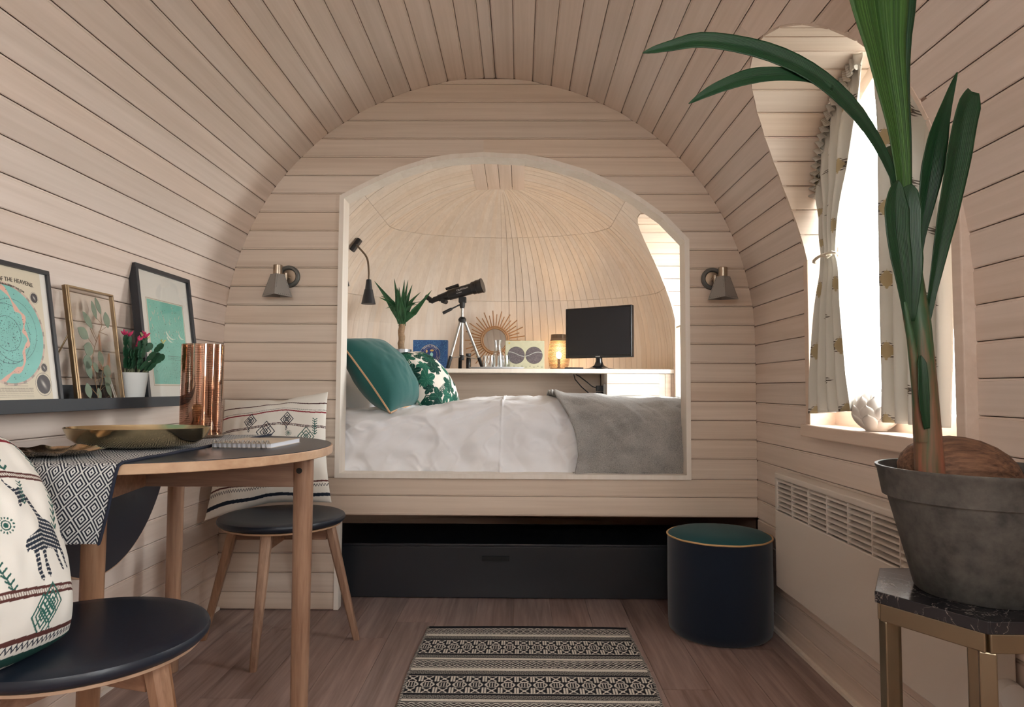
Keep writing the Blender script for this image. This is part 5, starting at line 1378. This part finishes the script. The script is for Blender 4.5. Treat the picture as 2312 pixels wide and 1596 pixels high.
# ------------------------------------------------------------------ gooseneck reading lamps on the alcove wall
M_LB = plain('lamp_black', (40,40,44), .45); M_LI = plain('lamp_inner_white', (206,206,204), .5); M_NECK = plain('gooseneck_bronze', (120,104,88), .4, .6)
def goose(mount, nrm, path, sh_top, sh_bot, label):
    o = thing('reading_lamp', label, 'reading lamp', tuple(mount), group='gooseneck lamps in the alcove')
    mount = Vector(mount); nrm = Vector(nrm).normalized(); fx, fy, _ = frame_of(nrm)
    G().box((-.028, -.045, 0), (.028, .045, .024), basis(mount, Vector((0, 1, 0)), Vector((0, 0, 1))-nrm*nrm.z)).build('wall_plate', M_LB, o, bev=.006)
    P = [Vector(p) for p in path]; pts = []
    for i in range(len(P)-1):
        for k in range(6):
            u = k/6; p0, p1, p2, p3 = P[max(i-1, 0)], P[i], P[i+1], P[min(i+2, len(P)-1)]
            pts.append(.5*((2*p1)+(p2-p0)*u+(2*p0-5*p1+4*p2-p3)*u*u+(3*p1-p0-3*p2+p3)*u**3))
    pts.append(P[-1]); G().tube(pts, .0058, 10).build('gooseneck', M_NECK, o, smooth=True)
    a = Vector(sh_top); b = Vector(sh_bot); L = b-a
    G().tube([a, a+L*.02, a+L*.40, a+L*.41, b, b-L*.01, a+L*.45], [.010, .0145, .021, .0235, .042, .040, .021], 28, cap=True).build('shade', M_LB, o, smooth=True)
    G().tube([b-L*.012, b-L*.10], [.0385, .030], 24).build('reflector', M_LI, o, smooth=True)
ND = Vector((.62, 0, -.62))
goose((-1.012, 4.13, 1.800), (.80, -.1, -.58), [(-1.000, 4.12, 1.795), (-.965, 4.06, 1.760), (-.905, 4.0, 1.69), (-.888, 3.98, 1.61), (-.887, 3.98, 1.555)], (-.887, 3.98, 1.558), (-.887, 3.98, 1.412), 'black gooseneck reading lamp hanging free of the alcove wall')
goose((-1.10, 3.56, 1.62), (.9, -.1, -.42), [(-1.09, 3.55, 1.62), (-1.0, 3.5, 1.64), (-.925, 3.46, 1.60), (-.913, 3.45, 1.565), (-.912, 3.45, 1.545)], (-.912, 3.45, 1.548), (-.910, 3.45, 1.440), 'black reading lamp mostly hidden behind the left edge of the opening')
# ================================================================== right side: pouf, heater, plant table, window dressing
M_VELVET = plain('navy_velvet', (24,34,50), .85, sheen=.3, spec=.2); M_VELTOP = plain('teal_velvet', (22,76,80), .8, sheen=.1, spec=.2); M_GPIP = plain('gold_piping', (208,170,120), .6)
po = thing('pouf', 'round navy velvet pouf with teal top and gold piping', 'pouf', (.770, 2.69, 0))
pc = (.770, 2.665, 0); PR = .193; PH = .362
G().lathe([(.0001, .002), (PR*.93, .002), (PR*.985, .012), (PR, .035), (PR*1.005, .18), (PR, PH-.004), (PR*.9, PH-.003), (.0001, PH-.003)], pc, 64).build('body', M_VELVET, po, smooth=True)
G().lathe([(.0001, PH-.003), (PR*.99, PH-.003), (PR*.985, PH+.002), (PR*.9, PH+.011), (PR*.6, PH+.020), (.0001, PH+.023)], pc, 64).build('top', M_VELTOP, po, smooth=True)
G().tube([(pc[0]+(PR+.001)*math.cos(2*PI*i/72), pc[1]+(PR+.001)*math.sin(2*PI*i/72), PH+.0005*math.sin(i)) for i in range(73)], .0035, 8, cap=False).build('piping', M_GPIP, po, smooth=True)

# ------------------------------------------------------------------ panel heater
M_HEAT = plain('heater_white', (212,203,194), .45)
ht = thing('panel_heater', 'white wall mounted panel heater with louvred top', 'heater', (.96, 1.94, .217))
HX0, HX1, HY0, HY1, HZ0, HZ1 = .925, .982, 1.385, 2.50, .217, .622; GZ0, GZ1, GY0, GY1 = .488, .602, 1.41, 2.476
g = G(); g.box((HX0, HY0, HZ0), (HX1, HY1, GZ0)); g.box((HX0, HY0, GZ1), (HX1, HY1, HZ1)); g.box((HX0, HY0, GZ0), (HX1, GY0, GZ1)); g.box((HX0, GY1, GZ0), (HX1, HY1, GZ1)); g.build('body', M_HEAT, ht, bev=.004)
G().box((HX0+.022, GY0, GZ0), (HX1-.002, GY1, GZ1)).build('recess', plain('recess_dark', (40,38,38), .8), ht)
for k in range(7):
    z = GZ0+.0163*k+.0065
    G().add([(HX0+.001, GY0, z), (HX0+.018, GY0, z+.006), (HX0+.018, GY0, z+.0105), (HX0+.001, GY0, z+.0052), (HX0+.001, GY1, z), (HX0+.018, GY1, z+.006), (HX0+.018, GY1, z+.0105), (HX0+.001, GY1, z+.0052)], [(0, 1, 2, 3), (7, 6, 5, 4), (0, 4, 5, 1), (1, 5, 6, 2), (2, 6, 7, 3), (3, 7, 4, 0)]).build('slat', M_HEAT, ht)
for k in range(8):
    y = GY1-.132*(k+1)+.003
    if y > GY0: G().box((HX0-.0005, y-.002, GZ0), (HX0+.018, y+.002, GZ1)).build('rib', M_HEAT, ht)
G().cyl((HX0+.035, HY0+.001, .325), (HX0+.035, HY0-.022, .325), .030, .027, 28).build('thermostat_dial', plain('dial_white', (206,198,190), .4), ht, smooth=True)
G().box((HX0+.02, HY0-.002, .24), (HX1-.004, HY0+.004, .285)).build('switch_plate', M_HEAT, ht, bev=.002)
for y in (1.6, 2.3): G().box((HX1-.001, y-.02, .30), (.9895, y+.02, .50)).build('bracket', M_HEAT, ht)

# ------------------------------------------------------------------ hexagonal marble side table
M_MARB, nt, b = new_mat('black_marble')
n1 = noise(coords(), 5.0, 6, .6, 1.5); wv_ = S(n1.outputs[0]); vein = ((wv_*5.0).fr()-.5).ab() < .018
n2 = noise(coords(), 14.0, 5, .6, .6); vein2 = ((S(n2.outputs[0])*3.0).fr()-.5).ab() < .010
link(mixc((vein+vein2*.6).mn(1.0)*.75, lin(34,33,38), lin(150,140,134)), b.inputs['Base Color']); b.inputs['Roughness'].default_value = .18
M_GB = plain('antique_gold_metal', (150,136,114), .34, 1.0)
HC = Vector((.757, 1.15, 0)); HR = .170; TT = .590
hexp = [(HC.x+HR*math.cos(PI+k*PI/3), HC.y+HR*math.sin(PI+k*PI/3)) for k in range(6)]
hexi = [(HC.x+(HR-.012)*math.cos(PI+k*PI/3), HC.y+(HR-.012)*math.sin(PI+k*PI/3)) for k in range(6)]
sd_ = thing('side_table', 'hexagonal black marble side table with brass frame under the palm', 'table', (HC.x, HC.y, 0))
G().prism(hexp, 2, TT-.019, TT).build('marble_top', M_MARB, sd_, bev=.0015)
for zc_, nm in ((TT-.0335, 'top_rail'), (.03, 'foot_rail')):
    for k in range(6):
        a, c = Vector((*hexi[k], zc_)), Vector((*hexi[(k+1) % 6], zc_)); d = (c-a).normalized(); s_ = Vector((-d.y, d.x, 0))*.007
        G().add([a-s_+Vector((0, 0, -.014)), a+s_+Vector((0, 0, -.014)), a+s_+Vector((0, 0, .0145)), a-s_+Vector((0, 0, .0145)), c-s_+Vector((0, 0, -.014)), c+s_+Vector((0, 0, -.014)), c+s_+Vector((0, 0, .0145)), c-s_+Vector((0, 0, .0145))], [(3, 2, 1, 0), (4, 5, 6, 7), (0, 1, 5, 4), (1, 2, 6, 5), (2, 3, 7, 6), (3, 0, 4, 7)]).build(nm, M_GB, sd_, bev=.002)
for k in range(6):
    px_, py_ = hexi[k]; a = PI+k*PI/3
    Ml = Matrix.Translation((HC.x+(HR-.022)*math.cos(a), HC.y+(HR-.022)*math.sin(a), 0)) @ Matrix.Rotation(a, 4, 'Z')
    G().box((-.011, -.011, 0), (.011, .011, TT-.047), Ml).build('leg', M_GB, sd_, bev=.002)

# ------------------------------------------------------------------ coconut palm in a zinc pot
M_ZINC, nt, b = new_mat('weathered_zinc')
n1 = noise(coords(), 14, 6, .65); n2 = noise(coords(), 60, 4, .6)
link(ramp(S(n1.outputs[0])*.6+S(n2.outputs[0])*.4, [(.33, lin(66,65,64)), (.50, lin(94,92,89)), (.68, lin(116,113,108))]), b.inputs['Base Color'])
b.inputs['Metallic'].default_value = .35; b.inputs['Roughness'].default_value = .55
pp = thing('coconut_palm', 'young coconut palm in a grey zinc pot on the marble table', 'potted plant', (HC.x+.003, HC.y, TT))
pc = Vector((HC.x+.003, HC.y-.004, TT+.0005))
G().lathe([(.0001, 0), (.094, 0), (.097, .003), (.134, .150), (.1345, .152), (.1415, .153), (.149, .196), (.1515, .199), (.1515, .203), (.1465, .203), (.139, .170), (.0001, .168)], pc, 72).build('pot', M_ZINC, pp, smooth=True)
g = G(); n = 40; vs = []
for i in range(7):
    for k in range(n): r = .139*i/6+.0005; a = 2*PI*k/n; vs.append((pc.x+r*math.cos(a), pc.y+r*math.sin(a), pc.z+.172+.010*math.sin(9*a+i)*(i/6)*.5+random.uniform(-.004, .004)))
g.add(vs, [(i*n+k, i*n+(k+1) % n, (i+1)*n+(k+1) % n, (i+1)*n+k) for i in range(6) for k in range(n)]); g.build('soil', plain('dark_soil', (44,36,32), .95, bumpy=.8, bscale=120), pp)
M_COCO, nt, b = new_mat('coconut_husk')
n1 = noise(mapped(coords(), (6, 60, 60)), 2.5, 5, .65); link(ramp(n1.outputs[0], [(.35, lin(78,52,40)), (.65, lin(142,104,80))]), b.inputs['Base Color']); b.inputs['Roughness'].default_value = .7; bump(b, n1.outputs[0], .6, .006)
Mc = Matrix.Rotation(math.radians(10), 4, 'Y') @ Matrix.Rotation(math.radians(12), 4, 'Z')
co = G().ellipsoid((.742, 1.165, pc.z+.190), (.108, .070, .062), 36, Mc).build('coconut', M_COCO, pp, smooth=True)
# stem and leaves
M_PST, nt, b = new_mat('palm_stem'); sep = node('ShaderNodeSeparateXYZ'); link(coords(), sep.inputs[0])
n1 = noise(mapped(coords(), (40, 40, 3)), 2, 3)
link(ramp(S(n1.outputs[0])+(S(sep.outputs[2])-.32)*.9, [(.32, lin(136,84,64)), (.50, lin(96,78,52)), (.62, lin(44,78,44))]), b.inputs['Base Color']); b.inputs['Roughness'].default_value = .5
def stem(pts, rad): G().tube(pts, rad, 14).build('stem', M_PST, pp, smooth=True)
stem([(0.654, 1.10, .755), (0.652, 1.10, .82), (0.648, 1.10, .93), (0.646, 1.105, 1.03), (0.638, 1.11, 1.12), (0.625, 1.11, 1.22), (0.610, 1.11, 1.32)], [.023, .021, .0185, .0165, .0145, .012, .008])
stem([(0.642, 1.095, .84), (0.632, 1.09, .92), (0.620, 1.085, 1.0), (0.610, 1.085, 1.06)], [.013, .009, .006, .0045])
def palm_mat(name, c1, c2):
    m, nt, b = new_mat(name)
    uvm = node('ShaderNodeUVMap'); sp = node('ShaderNodeSeparateXYZ'); link(uvm.outputs[0], sp.inputs[0])
    nz_ = noise(None, 1, 3); cb_ = node('ShaderNodeCombineXYZ'); link(S(sp.outputs[0])*26.0, cb_.inputs[0]); link(S(sp.outputs[1])*1.2, cb_.inputs[1]); link(cb_.outputs[0], nz_.inputs['Vector'])
    col = ramp(nz_.outputs[0], [(.35, lin(c1)), (.65, lin(c2))]); link(col, b.inputs['Base Color']); b.inputs['Roughness'].default_value = .38
    st_ = ((S(sp.outputs[0])*18.0).fr()-.5).ab(); bump(b, st_, .25, .002)
    out = nt.nodes['Material Output']; tl = node('ShaderNodeBsdfTranslucent'); link(mixc(1.0, col, lin(150,200,70), 'MULTIPLY'), tl.inputs[0])
    mx_ = node('ShaderNodeMixShader'); mx_.inputs[0].default_value = .30; link(b.outputs[0], mx_.inputs[1]); link(tl.outputs[0], mx_.inputs[2]); link(mx_.outputs[0], out.inputs[0])
    return m
M_PL = palm_mat('palm_leaf', (20,54,34), (38,84,48)); M_PLB = palm_mat('palm_leaf_lit', (36,80,30), (78,122,54))
def frond(pts, wid, mat, side, fold=.18, n=26, nc=12, pleat=.0):
    """broad pleated blade: widths along the path, gently folded about its midrib"""
    P = [Vector(p) for p in pts]; m = len(P); A = np.zeros((n+1, nc+1, 3))
    for k in range(n+1):
        t = k/n; f = t*(m-1); i = min(int(f), m-2); u = f-i; p0, p1, p2, p3 = P[max(i-1, 0)], P[i], P[i+1], P[min(i+2, m-1)]
        c = .5*((2*p1)+(p2-p0)*u+(2*p0-5*p1+4*p2-p3)*u*u+(3*p1-p0-3*p2+p3)*u**3)
        d = .5*((p2-p0)+(4*p0-10*p1+8*p2-2*p3)*u+(9*p1-3*p0-9*p2+3*p3)*u*u); d.normalize()
        s_ = Vector(side); s_ = (s_-d*s_.dot(d)).normalized(); n_ = s_.cross(d)
        w_ = float(np.interp(t, [q[0] for q in wid], [q[1] for q in wid]))
        for j in range(nc+1):
            q = 2*j/nc-1; A[k, j] = c+s_*(w_*.5*q)+n_*(abs(q)*w_*fold+pleat*w_*(j % 2))
    o = grid_mesh('leaf', A, mat, pp); sl = o.modifiers.new('thick', 'SOLIDIFY'); sl.thickness = .0009
    return o
Y0 = 1.11
# tall central spear (two halves), left half coloured a paler green to show it lit
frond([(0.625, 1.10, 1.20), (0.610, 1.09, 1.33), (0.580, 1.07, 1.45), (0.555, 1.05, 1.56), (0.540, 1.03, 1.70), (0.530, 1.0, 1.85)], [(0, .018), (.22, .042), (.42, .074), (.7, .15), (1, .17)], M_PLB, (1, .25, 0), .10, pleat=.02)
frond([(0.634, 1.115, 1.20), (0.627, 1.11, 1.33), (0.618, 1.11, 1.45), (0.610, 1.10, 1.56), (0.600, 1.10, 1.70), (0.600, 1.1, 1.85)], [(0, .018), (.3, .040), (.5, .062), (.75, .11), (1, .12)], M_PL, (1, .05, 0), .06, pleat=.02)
# long arching leaf to the left, with its split second blade
frond([(0.620, 1.095, 1.17), (0.602, 1.09, 1.26), (0.545, 1.07, 1.345), (0.470, 1.05, 1.405), (0.385, 1.035, 1.44), (0.285, 1.02, 1.452), (0.225, 1.015, 1.44), (0.185, 1.01, 1.428)], [(0, .012), (.15, .020), (.35, .034), (.55, .034), (.75, .026), (.92, .012), (1, .001)], M_PL, (.3, .2, 1), .08)
frond([(0.490, 1.054, 1.392), (0.440, 1.045, 1.408), (0.365, 1.03, 1.402), (0.300, 1.02, 1.378), (0.255, 1.015, 1.352)], [(0, .010), (.3, .022), (.55, .026), (.8, .016), (1, .001)], M_PL, (.2, .2, 1), .10)
# two upright blades on the right
frond([(.644, 1.115, 1.08), (.656, 1.118, 1.16), (.670, 1.12, 1.23), (.683, 1.12, 1.30), (.700, 1.125, 1.36), (.722, 1.13, 1.42), (.735, 1.13, 1.455)], [(0, .010), (.2, .016), (.45, .038), (.6, .034), (.78, .016), (1, .001)], M_PL, (1, 0, -.2), .15)
frond([(.650, 1.105, 1.00), (.664, 1.10, 1.08), (.684, 1.10, 1.18), (.703, 1.10, 1.27), (.722, 1.10, 1.36), (.738, 1.10, 1.408)], [(0, .010), (.2, .016), (.45, .038), (.68, .046), (.88, .042), (1, .022)], M_PL, (1, .2, -.2), .16)
# young folded blade on the left of the stem
frond([(0.616, 1.085, 1.03), (0.606, 1.08, 1.10), (0.598, 1.08, 1.17), (0.598, 1.08, 1.225), (0.604, 1.08, 1.255)], [(0, .010), (.35, .040), (.65, .046), (.88, .022), (1, .001)], M_PL, (1, .2, 0), .12)
frond([(0.624, 1.09, 1.03), (0.624, 1.085, 1.10), (0.620, 1.085, 1.17), (0.622, 1.085, 1.225), (0.628, 1.085, 1.25)], [(0, .010), (.35, .036), (.65, .040), (.88, .022), (1, .001)], M_PL, (1, -.1, 0), .12)
frond([(0.638, 1.08, .86), (0.631, 1.075, .90), (0.630, 1.075, .95), (0.632, 1.08, .975)], [(0, .010), (.4, .020), (.8, .016), (1, .002)], M_PL, (1, .2, 0), .15)

# ------------------------------------------------------------------ curtains
def curtain_mat(name):
    m, nt, b = new_mat(name); out = nt.nodes['Material Output']
    uvm = node('ShaderNodeUVMap'); sp = node('ShaderNodeSeparateXYZ'); link(uvm.outputs[0], sp.inputs[0])
    u = S(sp.outputs[0])*3.0; v = S(sp.outputs[1])*5.5; v2 = v+(u.fl()-((u.fl()*.5).fl()*2.0))*.5
    fu = (u.fr()-.5).ab(); fv = (v2.fr()-.5).ab()
    jag = ((v2*26.0).fr() < .5)*.10
    core = (fu*1.3+fv*1.25-((v2*26.0).fr() < .5)*.02) < .16; halo = ((fu*.80+fv*2.1)-jag) < .17
    col = mixc(halo, lin(206,202,194), lin(100,92,84)); col = mixc(core, col, lin(176,160,128))
    link(col, b.inputs['Base Color']); b.inputs['Roughness'].default_value = .9; bump(b, noise(coords(), 700, 2).outputs[0], .2, .001)
    tl = node('ShaderNodeBsdfTranslucent'); link(col, tl.inputs[0]); mx_ = node('ShaderNodeMixShader'); mx_.inputs[0].default_value = .14
    link(b.outputs[0], mx_.inputs[1]); link(tl.outputs[0], mx_.inputs[2]); link(mx_.outputs[0], out.inputs[0]); return m
M_CUR = curtain_mat('ikat_curtain_cotton')
yc = DORMERS[0][0]
M_CORD = plain('curtain_cord', (214,204,186), .8)
def curtain(side, label):
    """hangs from the arched track; side=+1 far curtain (tied back), -1 near curtain (hangs straight)"""
    o = thing('curtain', label, 'curtain', (1.0, yc+side*.3, .84), group='window curtains')
    nx, ny = 120, 110; U, V = np.meshgrid(np.linspace(0, 1, nx), np.linspace(0, 1, ny))
    R1 = ARCH_R-.006
    if side > 0:
        a_t = math.radians(8)+U*(math.radians(82)-math.radians(8))         # along the arch from the springing to near the crown
        yt = yc+R1*np.cos(a_t); zt_ = ARCH_Z+R1*np.sin(a_t)
        tie_z = 1.335; y_tie = 2.195-.11*U; low_y = 2.250-.315*U
        t1 = np.clip(V/.55, 0, 1); t2 = np.clip((V-.55)/.45, 0, 1)
        e = t1*t1*(3-2*t1)
        y = yt+(y_tie-yt)*e**.8; z = zt_+(tie_z-zt_)*t1
        y = np.where(t2 > 0, y_tie+(low_y-y_tie)*t2**.8, y); z = np.where(t2 > 0, tie_z+(.842+.020*U-tie_z)*t2, z)
        pin = 1-.72*np.exp(-((V-.55)/.10)**2)
        ph = U*2*PI*4.5
        x = .992+.020*np.sin(ph+V*1.5)*pin*np.clip(V*6, .3, 1)+.010*np.sin(U*2*PI*13)*np.clip(1-V*9, 0, 1)
        x = x-.022*np.clip((V-.3)/.25, 0, 1)-.018*np.clip((V-.6)/.3, 0, 1)
    else:
        a_t = math.radians(96)+U*(math.radians(172)-math.radians(96)); yt = yc+R1*np.cos(a_t); zt_ = ARCH_Z+R1*np.sin(a_t)
        ylow = 1.865-.30*U
        y = yt+(ylow-yt)*V**.5; z = zt_+(.835-zt_)*V; ph = U*2*PI*5
        x = .978+.016*np.sin(ph+.8*np.sin(V*3))*np.clip(V*5, .3, 1)+.008*np.sin(U*2*PI*12)*np.clip(1-V*9, 0, 1)
    c = grid_mesh('cloth', np.stack([x, y, z], -1), M_CUR, o); sl = c.modifiers.new('thick', 'SOLIDIFY'); sl.thickness = .001
    # gathered heading strip along the arch
    a = np.linspace(math.radians(5 if side > 0 else 94), math.radians(84 if side > 0 else 174), 150); W_ = np.linspace(0, 1, 8)
    A, B = np.meshgrid(a, W_); rr = R1-.035*B+.004*np.sin(A*120)*(.4+B)
    P = np.stack([.990-.012+.012*np.sin(A*95+B*2)*(1-.3*B), yc+rr*np.cos(A), ARCH_Z+rr*np.sin(A)], -1)
    h_ = grid_mesh('heading', P, M_CUR, o); sl = h_.modifiers.new('thick', 'SOLIDIFY'); sl.thickness = .001
    if side > 0:
        ring = [(.970+.034*math.cos(t), 2.14+.070*math.sin(t), 1.335+.004*math.sin(2*t)) for t in [2*PI*i/24 for i in range(25)]]
        G().tube(ring, .0045, 6).build('tieback', M_CORD, o, smooth=True)
        for dy in (.0, .03): G().tube([(.935, 2.12, 1.335), (.930, 2.085-dy, 1.332), (.932, 2.06-dy, 1.322+dy*.3), (.938, 2.045-dy, 1.326)], [.004, .004, .0045, .002], 6).build('tieback_end', M_CORD, o, smooth=True)
curtain(1, 'pale gold-patterned curtain tied back on the far side of the window')
curtain(-1, 'pale gold-patterned curtain hanging straight behind the palm stem')
# small alcove curtain at the foot of the bed
ac = thing('alcove_curtain', 'narrow pale curtain at the alcove window by the bed foot', 'curtain', (.985, 4.05, .85))
U, V = np.meshgrid(np.linspace(0, 1, 50), np.linspace(0, 1, 60)); z = 1.30+(.87-1.30)*V; y = 4.20-.05-.10*U*(.4+.9*V)-.05*V*U; x = .985+.012*np.sin(U*14)
c = grid_mesh('cloth', np.stack([x, y, z], -1), M_CUR, ac); sl = c.modifiers.new('thick', 'SOLIDIFY'); sl.thickness = .001
G().tube([(.972, 4.21, 1.302), (.972, 4.03, 1.302)], .006, 8).build('rail', M_CORD, ac, smooth=True)

# ------------------------------------------------------------------ white ceramic lotus on the sill
lo = thing('lotus_holder', 'white ceramic lotus candle holder on the window sill', 'candle holder', (1.0, 1.93, SILL))
M_LOT = plain('white_bisque', (224,217,209), .55)
lc = Vector((1.000, 1.930, SILL+.001))
G().lathe([(.0001, 0), (.026, 0), (.046, .02), (.054, .05), (.046, .085), (.036, .092), (.040, .05), (.0001, .03)], lc, 28).build('cup', M_LOT, lo, smooth=True)
def petal_mesh(lat, span, width):
    """a pointed scale lying on the lotus globe, tip curling a little outwards"""
    vs = []; fs = []; n, m_ = 9, 6
    for i in range(n+1):
        t = i/n; la = math.radians(lat+span*t); w_ = width*(math.sin(PI*min(1, .18+t*.62))**.7)*(1 if t < .6 else math.sqrt(max(0, 1-((t-.6)/.4)**1.7)))
        for j in range(m_+1):
            q = 2*j/m_-1; R_ = .057+.010*t*t-.004*q*q+.003*(1-t); az = q*w_/2/max(.025, .057*math.cos(la))
            vs.append((R_*math.cos(la)*math.cos(az), R_*math.cos(la)*math.sin(az), .054+R_*math.sin(la)*.98))
    for i in range(n):
        for j in range(m_): k_ = i*(m_+1)+j; fs.append((k_, k_+1, k_+m_+2, k_+m_+1))
    me = bpy.data.meshes.new('petal'); me.from_pydata(vs, [], fs); me.materials.append(M_LOT); me.polygons.foreach_set('use_smooth', [True]*len(fs)); return me
for lat, span, width, nn, ph in ((-68, 62, .046, 8, 0), (-45, 62, .050, 9, .5), (-20, 62, .048, 9, 0), (5, 58, .044, 8, .5), (26, 50, .036, 7, 0)):
    pm = petal_mesh(lat, span, width)
    for k in range(nn):
        o = bpy.data.objects.new('petal', pm); COL.objects.link(o); o.parent = lo
        o.location = lc-ORG[lo.name]; o.rotation_euler = Euler((0, 0, 2*PI*(k+ph)/nn), 'XYZ')
        sl = o.modifiers.new('thick', 'SOLIDIFY'); sl.thickness = .002

# ================================================================== woven rug
cs = .00275; RX0, RX1, RY0, RY1 = -.352, .424, 1.50, 2.672
nx = int((RX1-RX0)/cs); ny = int((RY1-RY0)/cs)
J, I = np.meshgrid(np.arange(nx), np.arange(ny)); D = (ny-1-I)                       # D: rows counted from the far edge
W_, K_ = LN((222,215,205)), LN((34,34,40)); C = np.empty((ny, nx, 3)); C[:] = K_
def hatch(r0, r1): m = (D >= r0) & (D < r1); C[m & (((D % 2) == 0) & ((J+D) % 5 != 0))] = W_*.6
def cream(r0, r1): C[(D >= r0) & (D < r1)] = W_
def bandB(r0, hgt):
    p = 10; x = (J % p)-p/2+.5; y = D-r0-hgt/2; m = (D >= r0) & (D < r0+hgt)
    ch = ((np.abs(x)+np.abs(y)) % 5) < 2.0; C[m & ch] = W_; C[m & (np.abs(x) > 3.6) & (np.abs(y) % 4 < 2)] = K_
    C[(D == r0) | (D == r0+hgt-1)] = W_*.9
def bandA(r0, hgt):
    p = 18; x = (J % p)-p/2+.5; m = (D >= r0) & (D < r0+hgt); q = hgt/3
    y = D-r0
    mid = m & (y >= q) & (y < 2*q); ym = y-1.5*q; hexd = np.maximum(np.abs(ym)/(q*.52), (np.abs(x)+np.abs(ym)*.55)/8.6)
    C[mid & (np.abs(hexd-.88) < .11)] = W_; C[mid & (hexd < .70) & ((J % 3) == 0)] = W_; 
    for lo_, sg in ((0, 1), (2*q, -1)):
        yy = y-lo_; b_ = m & (yy >= 0) & (yy < q); yt = (yy-q/2)
        C[b_ & (np.abs(np.abs(x)-np.abs(yt)*.8) < 1.1) & (np.abs(x) < 5.5)] = W_; C[b_ & (np.abs(x) > 6) & ((J % 3) != 0)] = W_
        C[b_ & (np.abs(yt) < 1.2) & (np.abs(x) < 2.2)] = W_
    C[(D == r0) | (D == r0+hgt-1)] = W_*.9
r = 9
while r < ny:
    bandB(r, 22); r += 23; cream(r, r+7); r += 8; hatch(r, r+9); r += 14
    bandA(r, 45); r += 49; hatch(r, r+9); r += 10; cream(r, r+6); r += 8
C[(J < 3) | (J > nx-4)] = np.where(((I // 2) % 2 == 0)[..., None], K_, W_*.7)[(J < 3) | (J > nx-4)]
C = C*(0.85+.3*RNG.random((ny, nx, 1)))
xs = RX0+(J+.5)*cs; ys = RY0+(I+.5)*cs
zs = .0075+.0012*smooth_noise(xs*9, ys*9, 1., 3)+.0007*((J+I) % 2)
xs = xs+.004*np.sin(ys*9)*np.sign(J-nx/2)*np.abs(J-nx/2)/nx*2+.0012*np.sin(ys*120)*((J < 2) | (J > nx-3))
ys = ys+.004*np.sin(xs*7+1)*(I > ny-12)
rug = thing('woven_rug', 'black and white woven rug on the floor before the bed', 'rug', (.036, 2.09, 0))
grid_mesh('pile', np.stack([xs, ys, zs], -1), vcol('woven_wool', .95, .3, 700), rug, C)
g = G(); g.box((RX0+.006, RY0+.002, .0008), (RX1-.006, RY1-.004, .0068)); g.build('backing', plain('rug_back', (60,58,58), .95), rug)
